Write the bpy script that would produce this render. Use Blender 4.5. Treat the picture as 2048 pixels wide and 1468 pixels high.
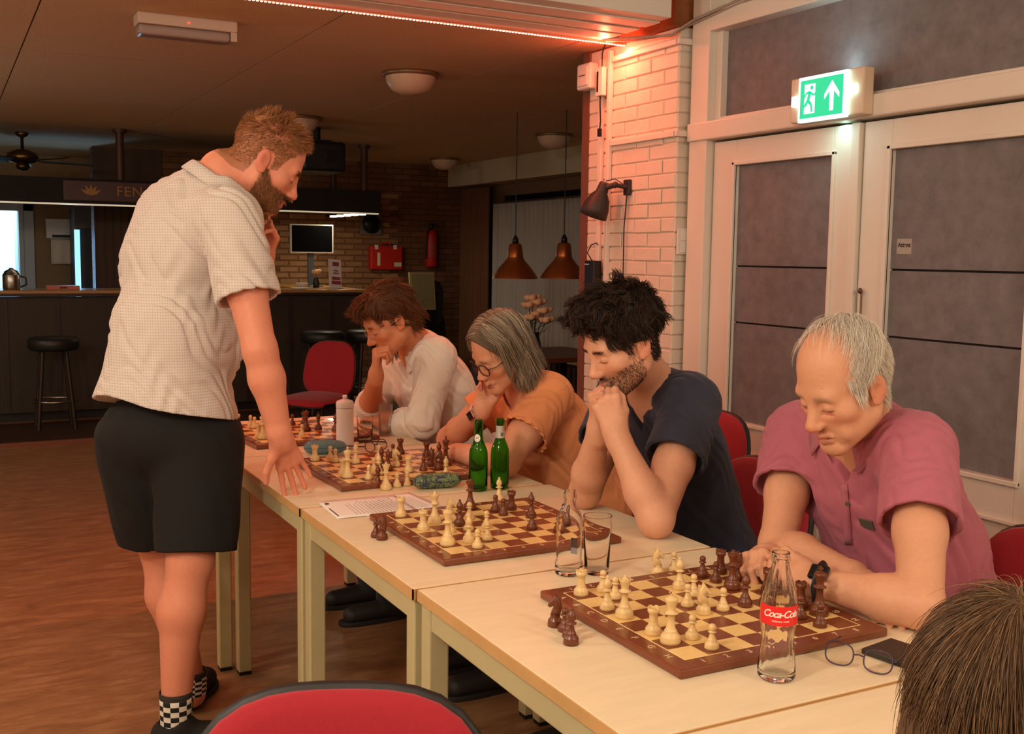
import bpy, bmesh, math, random
import numpy as np
from mathutils import Vector, Matrix
for o in list(bpy.data.objects): bpy.data.objects.remove(o)
scene = bpy.context.scene
col = scene.collection
PI = math.pi
def S(r, g, b):
    f = lambda c: ((c/255+.055)/1.055)**2.4 if c > 10 else c/255/12.92
    return (f(r), f(g), f(b))
# ------------------------------------------------------------ camera
IW, IH, FPX = 2048, 1468, 2158.1
CAM = np.array([0, 0, 1.45])
_p, _r, _t = .1031, .0141, -1.0838
_fw = np.array([0, math.cos(_p), -math.sin(_p)]); _rt = np.array([1., 0, 0]); _up = np.array([0, math.sin(_p), math.cos(_p)])
_rt, _up = math.cos(_r)*_rt + math.sin(_r)*_up, -math.sin(_r)*_rt + math.cos(_r)*_up
_T = np.array([[-math.sin(_t), math.cos(_t), 0], [-math.cos(_t), -math.sin(_t), 0], [0, 0, 1]])
RT, UP, FW = _T@_rt, _T@_up, _T@_fw
def P(px, py, X=None, Y=None, Z=None, D=None):
    """pixel of the photograph -> point on the plane X=, Y= or Z= (or at depth D)"""
    d = FW + RT*(px-IW/2)/FPX - UP*(py-IH/2)/FPX
    t = (Z-CAM[2])/d[2] if Z is not None else X/d[0] if X is not None else Y/d[1] if Y is not None else D
    return CAM + t*d
cam = bpy.data.objects.new('camera', bpy.data.cameras.new('camera'))
col.objects.link(cam)
cam.matrix_world = Matrix(((RT[0], UP[0], -FW[0], CAM[0]), (RT[1], UP[1], -FW[1], CAM[1]), (RT[2], UP[2], -FW[2], CAM[2]), (0, 0, 0, 1)))
cam.data.sensor_width = 36; cam.data.lens = FPX/IW*36; cam.data.clip_start = .02; cam.data.clip_end = 60
scene.camera = cam
# ------------------------------------------------------------ world, lights, exposure
w = bpy.data.worlds.new('world'); scene.world = w; w.use_nodes = True
w.node_tree.nodes['Background'].inputs[0].default_value = (1, .72, .45, 1)
w.node_tree.nodes['Background'].inputs[1].default_value = .012
vs = scene.view_settings
vs.view_transform = 'Standard'; vs.look = 'None'; vs.exposure = -0.1; vs.gamma = 1.0; vs.use_curve_mapping = False
def area(name, loc, size, power, colr, rot=(0, 0, 0), sy=None, spread=PI):
    l = bpy.data.lights.new(name, 'AREA'); l.energy = power; l.color = colr; l.size = size; l.spread = spread
    if sy: l.shape = 'RECTANGLE'; l.size_y = sy
    o = bpy.data.objects.new(name, l); col.objects.link(o); o.location = loc; o.rotation_euler = rot
    return o
WARM = (1, .88, .72)
# pendant globe lamps of the near room (globes built with the furniture at the same places); the last one is added to brighten the far ceiling
LAMPS = [(-.75, .9, 2.30, 86), (-1.9, 2.9, 2.30, 74), (1.9, -1.0, 2.30, 76), (-1.9, -.6, 2.30, 70), (-1.7, 7.2, 1.80, 44)]
for x, y, z, e in LAMPS:
    l = bpy.data.lights.new('pendant_lamp_light', 'POINT'); l.energy = e; l.color = WARM; l.shadow_soft_size = .14
    o = bpy.data.objects.new('pendant_lamp_light', l); col.objects.link(o); o.location = (x, y, z)
# red led strip under the beam
area('led_strip_light', (1.35, 4.505, 2.462), 3.3, 33, (1, .19, .10), (math.radians(-8), 0, 0), sy=.02)
l = bpy.data.lights.new('led_strip_end', 'POINT'); l.energy = 5; l.color = (1, .11, .05); l.shadow_soft_size = .02
o = bpy.data.objects.new('led_strip_end', l); col.objects.link(o); o.location = (2.86, 4.50, 2.44)
# bar: lights under the canopy, kitchen doorway, cooler
area('bar_light_front', (2.2, 10.05, 1.835), 3.0, 5, (1, .82, .55), sy=.03)
area('bar_light_side', (3.60, 10.7, 1.825), .04, 11, (1, .85, .6), sy=1.0)
area('kitchen_light', (.55, 14.4, 2.2), .8, 90, (.55, .82, 1))
# ------------------------------------------------------------ materials
MATS = {}
def M(name, c=(.5, .5, .5), rough=.5, metal=0, var=0, vs=8, bump=0, bs=80, trans=0, ior=1.45, emit=None, es=0, attr=None, sheen=0, coat=0, spec=.5, stretch=None, sss=0, alpha=None):
    if name in MATS: return MATS[name]
    m = bpy.data.materials.new(name); m.use_nodes = True; MATS[name] = m
    nt = m.node_tree; b = nt.nodes['Principled BSDF']; I = b.inputs
    I['Base Color'].default_value = (*c, 1); I['Roughness'].default_value = rough; I['Metallic'].default_value = metal
    I['Transmission Weight'].default_value = trans; I['IOR'].default_value = ior; I['Specular IOR Level'].default_value = spec
    I['Sheen Weight'].default_value = sheen; I['Coat Weight'].default_value = coat
    if sss: I['Subsurface Weight'].default_value = sss; I['Subsurface Radius'].default_value = (.012, .005, .003); I['Subsurface Scale'].default_value = 1
    if emit: I['Emission Color'].default_value = (*emit, 1); I['Emission Strength'].default_value = es
    if alpha is not None: I['Alpha'].default_value = alpha
    src = None
    if attr:
        a = nt.nodes.new('ShaderNodeAttribute'); a.attribute_name = attr; src = a.outputs['Color']
    if var or bump:
        tc = nt.nodes.new('ShaderNodeTexCoord'); vec = tc.outputs['Object']
        if stretch:
            mp = nt.nodes.new('ShaderNodeMapping'); mp.inputs['Scale'].default_value = stretch; nt.links.new(vec, mp.inputs[0]); vec = mp.outputs[0]
    if var:
        n = nt.nodes.new('ShaderNodeTexNoise'); n.inputs['Scale'].default_value = vs; n.inputs['Detail'].default_value = 6; n.inputs['Roughness'].default_value = .65
        nt.links.new(vec, n.inputs['Vector'])
        mr = nt.nodes.new('ShaderNodeMapRange'); mr.inputs[1].default_value = .25; mr.inputs[2].default_value = .75; mr.inputs[3].default_value = 1-var; mr.inputs[4].default_value = 1+var
        nt.links.new(n.outputs['Fac'], mr.inputs[0])
        mx = nt.nodes.new('ShaderNodeVectorMath'); mx.operation = 'SCALE'; nt.links.new(mr.outputs[0], mx.inputs['Scale'])
        if src: nt.links.new(src, mx.inputs[0])
        else: mx.inputs[0].default_value = c
        src = mx.outputs[0]
    if src: nt.links.new(src, I['Base Color'])
    if bump:
        n2 = nt.nodes.new('ShaderNodeTexNoise'); n2.inputs['Scale'].default_value = bs; n2.inputs['Detail'].default_value = 5
        nt.links.new(vec, n2.inputs['Vector'])
        bp = nt.nodes.new('ShaderNodeBump'); bp.inputs['Strength'].default_value = bump; bp.inputs['Distance'].default_value = .004
        nt.links.new(n2.outputs['Fac'], bp.inputs['Height']); nt.links.new(bp.outputs[0], I['Normal'])
    return m
# ------------------------------------------------------------ mesh builder
def rotm(rx=0, ry=0, rz=0): return np.array(Matrix.Rotation(rz, 3, 'Z') @ Matrix.Rotation(ry, 3, 'Y') @ Matrix.Rotation(rx, 3, 'X'))
def frame(d, side=None):
    d = np.asarray(d, float); d = d/np.linalg.norm(d)
    s = np.array(side if side is not None else ([0, 0, 1] if abs(d[2]) < .9 else [1, 0, 0]), float)
    x = np.cross(s, d); x /= np.linalg.norm(x); y = np.cross(d, x)
    return x, y, d
class MB:
    def __init__(s): s.v = []; s.f = []; s.m = []; s.mi = 0; s.sm = []
    def add(s, v, f, smooth=False):
        n = len(s.v); s.v += [tuple(map(float, p)) for p in v]; s.f += [tuple(i+n for i in q) for q in f]; s.m += [s.mi]*len(f); s.sm += [smooth]*len(f); return s
    def box(s, c, d, R=None):
        c = np.array(c, float); h = np.array(d, float)/2
        q = np.array([[x, y, z] for z in (-1, 1) for y in (-1, 1) for x in (-1, 1)])*h
        if R is not None: q = q@np.asarray(R).T
        return s.add(q+c, [(0, 2, 3, 1), (4, 5, 7, 6), (0, 1, 5, 4), (2, 6, 7, 3), (0, 4, 6, 2), (1, 3, 7, 5)])
    def bx(s, x0, x1, y0, y1, z0, z1): return s.box(((x0+x1)/2, (y0+y1)/2, (z0+z1)/2), (x1-x0, y1-y0, z1-z0))
    def cyl(s, a, b, r1, r2=None, n=16, cap=True, smooth=True):
        a = np.array(a, float); b = np.array(b, float); r2 = r1 if r2 is None else r2
        x, y, d = frame(b-a); t = np.arange(n)*2*PI/n; ring = np.outer(np.cos(t), x)+np.outer(np.sin(t), y)
        s.add(np.vstack([a+ring*r1, b+ring*r2]), [(i, (i+1) % n, n+(i+1) % n, n+i) for i in range(n)], smooth)
        if cap:
            s.add(a+ring*r1, [tuple(range(n))[::-1]]); s.add(b+ring*r2, [tuple(range(n))])
        return s
    def tube(s, pts, r, n=8, closed=False, flat=None):
        pts = [np.array(p, float) for p in pts]; m = len(pts); rr = r if hasattr(r, '__len__') else [r]*m
        t = np.arange(n)*2*PI/n; V = []; px = None
        for i, p in enumerate(pts):
            if closed: d = pts[(i+1) % m]-pts[i-1]
            else: d = pts[min(i+1, m-1)]-pts[max(i-1, 0)]
            d = d/(np.linalg.norm(d)+1e-12)
            if px is None: x, y, _ = frame(d)
            else:
                x = px-d*(px@d); x /= np.linalg.norm(x)+1e-12; y = np.cross(d, x)
            px = x; fx, fy = (1, 1) if flat is None else flat
            V.append(p+(np.outer(np.cos(t)*fx, x)+np.outer(np.sin(t)*fy, y))*rr[i])
        F = []
        for i in range(m if closed else m-1):
            j = (i+1) % m
            F += [(i*n+k, i*n+(k+1) % n, j*n+(k+1) % n, j*n+k) for k in range(n)]
        s.add(np.vstack(V), F, True)
        if not closed: s.add(V[0], [tuple(range(n))[::-1]]); s.add(V[-1], [tuple(range(n))])
        return s
    def lathe(s, prof, n=24, c=(0, 0, 0), smooth=True, R=None):
        t = np.arange(n)*2*PI/n; V = []; c = np.array(c, float); ix = []
        k = 0
        for r, z in prof:
            if r < 1e-6: q = np.array([[0, 0, z]]); ix.append([k]*n); k += 1
            else: q = np.c_[r*np.cos(t), r*np.sin(t), np.full(n, z)]; ix.append(list(range(k, k+n))); k += n
            V.append(q)
        V = np.vstack(V)
        if R is not None: V = V@np.asarray(R).T
        F = []
        for a, b in zip(ix, ix[1:]):
            for i in range(n):
                j = (i+1) % n; q = [a[i], a[j], b[j], b[i]]; u = []
                for e in q:
                    if e not in u: u.append(e)
                if len(u) > 2: F.append(tuple(u))
        return s.add(V+c, F, smooth)
    def prism(s, out, z0, z1, R=None, c=(0, 0, 0)):
        n = len(out); V = np.array([[x, y, z] for z in (z0, z1) for x, y in out], float)
        if R is not None: V = V@np.asarray(R).T
        return s.add(V+np.array(c, float), [tuple(range(n))[::-1], tuple(range(n, 2*n))]+[(i, (i+1) % n, n+(i+1) % n, n+i) for i in range(n)])
    def grid(s, f, nu, nv, smooth=True, closed_u=False):
        V = [f(i/(nu-(0 if closed_u else 1)), j/(nv-1)) for j in range(nv) for i in range(nu)]
        F = [(j*nu+i, j*nu+(i+1) % nu, (j+1)*nu+(i+1) % nu, (j+1)*nu+i) for j in range(nv-1) for i in range(nu if closed_u else nu-1)]
        return s.add(V, F, smooth)
    def mesh(s, name):
        me = bpy.data.meshes.new(name); me.from_pydata(s.v, [], s.f)
        me.polygons.foreach_set('material_index', s.m); me.polygons.foreach_set('use_smooth', s.sm); me.update(); return me
def link(name, me, mats=None, parent=None, loc=None, rot=None, bevel=0, seg=2):
    o = bpy.data.objects.new(name, me); col.objects.link(o)
    if mats is not None:
        for m in (mats if isinstance(mats, (list, tuple)) else [mats]):
            if len(me.materials) < 8 and m.name not in [k.name for k in me.materials if k]: me.materials.append(m)
    if parent: o.parent = parent
    if loc is not None: o.location = tuple(map(float, loc))
    if rot is not None: o.rotation_euler = rot
    if bevel:
        b = o.modifiers.new('bevel', 'BEVEL'); b.width = bevel; b.segments = seg; b.limit_method = 'ANGLE'; b.angle_limit = math.radians(40)
    return o
def ob(name, mb, mats, parent=None, loc=None, rot=None, bevel=0, seg=2): return link(name, mb.mesh(name), mats, parent, loc, rot, bevel, seg)
def tag(o, label, cat, group=None):
    o['label'] = label; o['category'] = cat
    if group: o['group'] = group
    return o
def thing(name, label, cat, loc=(0, 0, 0), rz=0, group=None):
    o = bpy.data.objects.new(name, None); col.objects.link(o); o.empty_display_size = .05
    o.location = tuple(map(float, loc)); o.rotation_euler = (0, 0, rz); return tag(o, label, cat, group)
def st(o): o['kind'] = 'structure'; return o
def stuff(o): o['kind'] = 'stuff'; return o
def copy_tree(o, parent=None, loc=None, rz=None):
    c = o.copy(); col.objects.link(c)
    if parent: c.parent = parent
    if loc is not None: c.location = tuple(map(float, loc))
    if rz is not None: c.rotation_euler = (0, 0, rz)
    for ch in o.children: copy_tree(ch, c)
    return c
def text_mesh(txt, size, depth=.0005, bold=0, align='CENTER', shear=0, space=1):
    cu = bpy.data.curves.new('lettering', 'FONT'); cu.body = txt; cu.size = size; cu.extrude = depth; cu.align_x = align; cu.align_y = 'CENTER'; cu.offset = bold; cu.shear = shear; cu.space_character = space
    o = bpy.data.objects.new('lettering', cu); col.objects.link(o)
    dg = bpy.context.evaluated_depsgraph_get(); me = bpy.data.meshes.new_from_object(o.evaluated_get(dg))
    bpy.data.objects.remove(o); return me
def place(me, Rm, c):
    v = np.empty(len(me.vertices)*3); me.vertices.foreach_get('co', v); v = v.reshape(-1, 3)@np.asarray(Rm).T+np.asarray(c, float)
    me.vertices.foreach_set('co', v.ravel().astype(np.float32)); me.update(); return me
# ------------------------------------------------------------ structure materials
white_paint = M('white_paint', S(226, 214, 200), .45, var=.04, vs=3, bump=.05, bs=40)
cream_brick = M('painted_brick', S(222, 208, 190), .55, var=.06, vs=9, bump=.35, bs=60)
raw_brick = M('raw_brick', S(150, 92, 50), .85, var=.25, vs=14, bump=.5, bs=50)
felt = M('grey_felt_board', S(118, 111, 112), .75, var=.24, vs=16, bump=.15, bs=70)
dark_gap = M('dark_gap', S(30, 22, 20), .9)
room_wall = M('plaster', S(205, 190, 165), .8, var=.05, vs=2)
lino = M('floor_linoleum', S(146, 104, 70), .42, var=.0)
def lino_nodes(m):
    nt = m.node_tree; b = nt.nodes['Principled BSDF']; tc = nt.nodes.new('ShaderNodeTexCoord')
    mp = nt.nodes.new('ShaderNodeMapping'); mp.inputs['Scale'].default_value = (2.2, 7, 1); mp.inputs['Rotation'].default_value = (0, 0, -.45)
    nt.links.new(tc.outputs['Object'], mp.inputs[0])
    n = nt.nodes.new('ShaderNodeTexNoise'); n.inputs['Scale'].default_value = 2.4; n.inputs['Detail'].default_value = 9; n.inputs['Roughness'].default_value = .72; n.inputs['Distortion'].default_value = .6
    nt.links.new(mp.outputs[0], n.inputs['Vector'])
    r = nt.nodes.new('ShaderNodeValToRGB'); e = r.color_ramp.elements
    e[0].position = .3; e[0].color = (*S(120, 82, 52), 1); e[1].position = .72; e[1].color = (*S(176, 134, 96), 1)
    k = r.color_ramp.elements.new(.52); k.color = (*S(148, 106, 71), 1)
    nt.links.new(n.outputs['Fac'], r.inputs[0]); nt.links.new(r.outputs[0], b.inputs['Base Color'])
lino_nodes(lino)
ceil_m = M('wood_wool_ceiling', S(205, 176, 138), .9, var=.10, vs=60, bump=.6, bs=120)
wood_wall = M('dark_wood_panel', S(74, 46, 28), .6, var=.2, vs=6, stretch=(6, 6, .5))
dark_wood = M('dark_wood', S(44, 26, 17), .5, var=.2, vs=5, stretch=(1, 6, 6))
black_m = M('black_paint', S(22, 18, 16), .5)
steel = M('brushed_steel', S(170, 165, 155), .3, 1)
black_plastic = M('black_plastic', S(24, 22, 22), .4)
white_plastic = M('white_plastic', S(225, 218, 208), .4)
WX, PX = 3.1, 3.0
# floor
st(ob('floor', MB().bx(-3.3, 5.9, -3.1, 15.5, -.1, 0), lino))
# walls that close the rooms
st(ob('wall_left', MB().bx(-3.4, -3.3, -3.1, 15.5, 0, 3), room_wall))
st(ob('wall_back', MB().bx(-3.3, 3.3, -3.2, -3.1, 0, 3), room_wall))
st(ob('ceiling_near', MB().bx(-3.3, 3.3, -3.1, 3.96, 2.92, 3.0), M('white_ceiling', S(215, 205, 190), .85, bump=.2, bs=90)))
# beam between the rooms: vertical face, underside with grooves
beam = st(ob('beam', MB().bx(-3.3, 2.86, 3.96, 4.56, 2.49, 3.0), white_paint, bevel=.004))
for y in (4.10, 4.26, 4.40): ob('beam_board', MB().bx(-3.3, 2.86, y-.055, y+.055, 2.482, 2.4895), white_paint, beam, bevel=.003)
# far ceiling: boards with joints
cl = st(ob('ceiling', MB().bx(-3.3, 5.9, 4.56, 15.5, 2.515, 2.6), dark_gap))
xs = [.42+1.2*k for k in range(-3, 6)]; ys = [4.57+1.83*k for k in range(0, 7)]
for i in range(len(xs)-1):
    for j in range(len(ys)-1):
        x1 = min(xs[i+1], 5.88)
        if x1-xs[i] < .1: continue
        ob('ceiling_panel', MB().bx(xs[i]+.004, x1-.004, ys[j]+.004, min(ys[j+1], 15.4)-.004, 2.5, 2.515), ceil_m, cl)
# far walls
def brick_mat():
    m = M('far_brick', S(120, 78, 46), .85); nt = m.node_tree; b = nt.nodes['Principled BSDF']; tc = nt.nodes.new('ShaderNodeTexCoord')
    mp = nt.nodes.new('ShaderNodeMapping'); mp.inputs['Rotation'].default_value = (PI/2, 0, 0); nt.links.new(tc.outputs['Object'], mp.inputs[0])
    t = nt.nodes.new('ShaderNodeTexBrick'); t.inputs['Scale'].default_value = 1; t.inputs['Brick Width'].default_value = .22; t.inputs['Row Height'].default_value = .066; t.inputs['Mortar Size'].default_value = .006
    t.inputs['Color1'].default_value = (*S(128, 84, 50), 1); t.inputs['Color2'].default_value = (*S(104, 66, 40), 1); t.inputs['Mortar'].default_value = (*S(80, 58, 40), 1)
    nt.links.new(mp.outputs[0], t.inputs[0]); nt.links.new(t.outputs[0], b.inputs['Base Color'])
    bp = nt.nodes.new('ShaderNodeBump'); bp.inputs['Strength'].default_value = .5; bp.inputs['Distance'].default_value = .006; bp.invert = True
    nt.links.new(t.outputs['Fac'], bp.inputs['Height']); nt.links.new(bp.outputs[0], b.inputs['Normal']); return m
far_brick = brick_mat()
wf = st(ob('wall_far', MB().bx(1.42, 5.9, 11.95, 12.15, 0, 2.6), far_brick))
ob('wood_panelling', MB().bx(1.42, 2.1, 11.92, 11.95, 0, 2.5), wood_wall, wf)
for k in range(9): ob('panelling_batten', MB().bx(1.44+k*.08, 1.446+k*.08, 11.912, 11.92, 0, 1.95), dark_wood, wf)
# bricks behind the screen on the bar, paler to carry the light on them
bm_ = []
for v in range(3):
    m = MB(); l, hh, d = .208, .056, .012; c = .004
    m.add([(-l/2, 0, -hh/2), (l/2, 0, -hh/2), (l/2, 0, hh/2), (-l/2, 0, hh/2), (-l/2+c, -d, -hh/2+c), (l/2-c, -d, -hh/2+c), (l/2-c, -d, hh/2-c), (-l/2+c, -d, hh/2-c)], [(4, 5, 6, 7), (0, 1, 5, 4), (1, 2, 6, 5), (2, 3, 7, 6), (3, 0, 4, 7)])
    bm_.append(m.mesh('brick'))
    bm_[-1].materials.append(M('brick_%s' % ('ochre', 'tan', 'brown')[v], (S(160, 118, 80), S(146, 104, 68), S(134, 92, 60))[v], .85, var=.15, vs=30, bump=.4, bs=60))
rnd = random.Random(4)
for r in range(17):
    for c in range(7):
        x = 3.36+c*.22+(.11 if r % 2 else 0)
        if x < 4.72: link('brick', rnd.choice(bm_), None, wf, (x, 11.95, 1.06+r*.066))
wl = st(ob('wall_far_recess', MB().bx(-3.3, .30, 13.5, 13.6, 0, 2.6).bx(.92, 1.7, 13.5, 13.6, 0, 2.6).bx(.30, .92, 13.5, 13.6, 1.93, 2.6).bx(1.6, 1.7, 12.15, 13.6, 0, 2.6), M('recess_wall', S(150, 122, 88), .8, var=.06)))
# kitchen behind the doorway
kit = M('kitchen_wall', S(200, 215, 222), .6)
st(ob('wall_kitchen', MB().bx(-.4, 1.4, 15.3, 15.4, 0, 2.5).bx(-.5, -.4, 13.6, 15.4, 0, 2.5).bx(1.4, 1.45, 13.6, 15.4, 0, 2.5), kit))
d3 = st(ob('door_3', MB().bx(.80, .85, 13.44, 13.52, 0, 1.9).bx(.85, .96, 13.46, 13.5, 0, 1.97).bx(.2, .96, 13.46, 13.5, 1.87, 1.97), M('door_frame_white', S(190, 195, 195), .5), bevel=.004))
ob('door_leaf', MB().bx(.80, .835, 13.6, 14.3, 0, 1.9), M('kitchen_door', S(150, 165, 172), .5), d3)
ob('door_handle', MB().cyl((.80, 13.68, 1.03), (.75, 13.68, 1.03), .012, n=8).cyl((.75, 13.68, 1.03), (.75, 13.82, 1.03), .01, n=8).box((.795, 13.68, 1.02), (.01, .04, .18)), black_m, d3)
# right side of the far room: window wall, bulkhead
wr = st(ob('wall_right_far', MB().bx(5.7, 5.9, 4.6, 12.15, 0, .42).bx(5.7, 5.9, 4.6, 12.15, 2.12, 2.6).bx(5.7, 5.9, 11.0, 12.15, .42, 2.12).bx(3.3, 5.9, 4.35, 4.8, 0, 3), M('far_wall_dark', S(120, 92, 68), .8)))
bh = st(ob('trim_1', MB().bx(5.42, 5.7, 4.85, 11.94, 2.25, 2.5), M('bulkhead_cream', S(196, 186, 160), .7), bevel=.003))
wn = st(ob('window_2', MB().bx(5.72, 5.74, 4.8, 11.0, .42, 2.12), M('night_glass', S(10, 11, 14), .08), None))
for y in (6.0, 7.6, 9.2, 10.95): ob('window_mullion', MB().bx(5.69, 5.75, y-.03, y+.03, .42, 2.12), dark_wood, wn)
ob('window_sill', MB().bx(5.5, 5.75, 4.85, 11.3, .38, .42), M('sill', S(150, 130, 105), .4), wn)
# ------------------------------------------------------------ brick pier at the end of the door wall
pier = st(ob('wall_right_pier', MB().bx(PX+.008, 3.34, 4.093, 4.85, 0, 2.49), cream_brick))
ob('raw_brick_top', MB().bx(PX-.02, 3.3, 4.1, 4.6, 2.492, 2.8), raw_brick, pier)
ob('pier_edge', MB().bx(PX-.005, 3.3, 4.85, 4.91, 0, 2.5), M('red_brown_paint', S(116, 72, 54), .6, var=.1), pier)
def brick(l, hh, d=.0085):
    m = MB(); c = .0045
    m.add([(-l/2, 0, -hh/2), (l/2, 0, -hh/2), (l/2, 0, hh/2), (-l/2, 0, hh/2), (-l/2, -d+c, -hh/2), (l/2, -d+c, -hh/2), (l/2, -d+c, hh/2), (-l/2, -d+c, hh/2), (-l/2+c, -d, -hh/2+c), (l/2-c, -d, -hh/2+c), (l/2-c, -d, hh/2-c), (-l/2+c, -d, hh/2-c)],
          [(8, 9, 10, 11), (4, 5, 9, 8), (5, 6, 10, 9), (6, 7, 11, 10), (7, 4, 8, 11), (0, 1, 5, 4), (1, 2, 6, 5), (2, 3, 7, 6), (3, 0, 4, 7)])
    me = m.mesh('brick'); me.materials.append(cream_brick); return me
BR = {l: brick(l, .0632) for l in (.212, .103, .16, .095)}
rnd = random.Random(9)
for r in range(36):
    z = .035+r*.068; y = 4.09; k = 0
    if z > 2.46: break
    seq = [.212]*4 if r % 2 == 0 else [.103, .212, .212, .212, .212]
    for l in seq:
        if y+l > 4.853: l = .103 if y+.103 <= 4.853 else 0
        if not l: break
        link('brick', BR[l], None, pier, (PX+.008+rnd.uniform(-.002, .002), y+l/2, z+rnd.uniform(-.002, .002)), (rnd.uniform(-.008, .008), 0, -PI/2+rnd.uniform(-.006, .006)))
        y += l+.007
    link('brick', BR[.095], None, pier, (PX+.05, 4.093+rnd.uniform(-.001, .001), z), (0, 0, 0))
# conduits on the pier
t2 = st(ob('trim_2', MB().bx(PX-.022, PX, 4.085, 4.62, 2.0, 2.026).bx(PX-.02, WX, 4.062, 4.08, 2.0, 2.026), white_paint, bevel=.003))
t3 = st(ob('trim_3', MB().bx(PX-.022, PX, 4.085, 4.64, 2.41, 2.436).bx(PX-.02, WX, 4.062, 4.08, 2.41, 2.436), white_paint, bevel=.003))
t4 = st(ob('trim_4', MB().bx(PX-.024, PX, 4.625, 4.65, 0, 2.47), white_paint, bevel=.004))
t5 = st(ob('trim_5', MB().bx(PX-.02, PX, 4.70, 4.735, 0, 2.44), white_paint, bevel=.004))
# ------------------------------------------------------------ door wall
wd = st(ob('wall_right', MB().bx(3.14, 3.3, -3.1, 4.09, 2.53, 3.0).bx(3.14, 3.3, -3.1, 1.95, 0, 2.53).bx(3.2, 3.3, 1.95, 4.09, 0, 2.53), white_paint))
fr = st(ob('door_frame', MB().bx(3.05, 3.2, 3.935, 4.06, 0, 2.62), white_paint, bevel=.004))
ob('frame_lintel', MB().bx(3.035, 3.2, 1.9, 4.06, 1.975, 2.055), white_paint, fr, bevel=.006)
ob('frame_bead', MB().bx(3.09, 3.13, 3.895, 3.935, 2.055, 2.45).bx(3.09, 3.13, 1.95, 3.9, 2.055, 2.075), white_paint, fr, bevel=.003)
ob('frame_head', MB().bx(3.05, 3.2, 1.9, 3.935, 2.45, 2.53), white_paint, fr, bevel=.005)
ob('frame_jamb', MB().bx(3.05, 3.2, 1.93, 2.09, 0, 1.975), white_paint, fr, bevel=.004)
w1 = st(ob('window_1', MB().bx(3.125, 3.14, 1.95, 3.93, 2.05, 2.46), felt))
def leaf(n, y0, y1, g0, g1):
    """door leaf between y0<y1 with the glazed field g0..g1"""
    zt, zb = 1.965, .02
    d = st(ob('door_%d' % n, MB().bx(3.095, 3.135, y0, y1, zb, .59), white_paint, bevel=.003))
    for a, b in ((y0, g0), (g1, y1)): ob('door_stile', MB().bx(3.09, 3.135, a, b, .59, zt), white_paint, d, bevel=.003)
    ob('door_rail', MB().bx(3.09, 3.135, g0, g1, 1.855, zt), white_paint, d, bevel=.003)
    ob('door_rail', MB().bx(3.09, 3.135, g0, g1, .59, .735), white_paint, d, bevel=.003)
    ob('glazing_bead', MB().bx(3.082, 3.1, g0-.018, g0, .72, 1.87).bx(3.082, 3.1, g1, g1+.018, .72, 1.87).bx(3.082, 3.1, g0-.018, g1+.018, 1.855, 1.873).bx(3.078, 3.1, g0-.018, g1+.018, .717, .735), white_paint, d, bevel=.003)
    ob('rail_moulding', MB().bx(3.078, 3.1, y0+.05, y1-.05, .588, .602), white_paint, d, bevel=.003)
    ob('kick_panel', MB().bx(3.088, 3.1, y0+.1, y1-.1, .1, .5), white_paint, d, bevel=.006)
    ob('pane_backing', MB().bx(3.122, 3.13, g0, g1, .735, 1.855), dark_gap, d)
    for a, b in ((.735, 1.165), (1.173, 1.413), (1.421, 1.855)): ob('pane', MB().bx(3.112, 3.122, g0, g1, a, b), felt, d)
    return d
dA = leaf(1, 3.085, 3.925, 3.19, 3.775)
ob('astragal', MB().bx(3.07, 3.12, 3.037, 3.078, .02, 1.965), white_paint, dA, bevel=.003)
ob('astragal_groove', MB().bx(3.10, 3.11, 3.075, 3.125, .6, 1.94), M('groove_shade', S(150, 125, 112), .5), dA)  # darker colour stands for the shade in the recess
dB = leaf(2, 2.10, 3.03, 2.305, 2.895)
ob('door_bolt_rod', MB().tube([(3.08, 3.0, 1.335), (3.075, 2.995, 1.31), (3.075, 2.99, .9)], .004, 6).lathe([(0, -.012), (.012, 0), (0, .012)], 10, (3.072, 3.0, 1.335), R=rotm(0, PI/2, 0)), M('bolt_metal', S(110, 90, 75), .4, .8), dB)
# small sticker with the maker's name on the pane
ob('pane_sticker', MB().bx(3.1112, 3.112, 2.80, 2.868, 1.475, 1.53), M('sticker_grey', S(168, 158, 150), .5), dB)
ob('sticker_lettering', MB(), black_m, dB).data = (lambda me: (me.materials.append(black_m), place(me, np.array([[0, 0, -1], [-1, 0, 0], [0, 1, 0]]), (3.111, 2.834, 1.507)), me)[-1])(text_mesh('Attent', .022, .0003, .0006))
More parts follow.
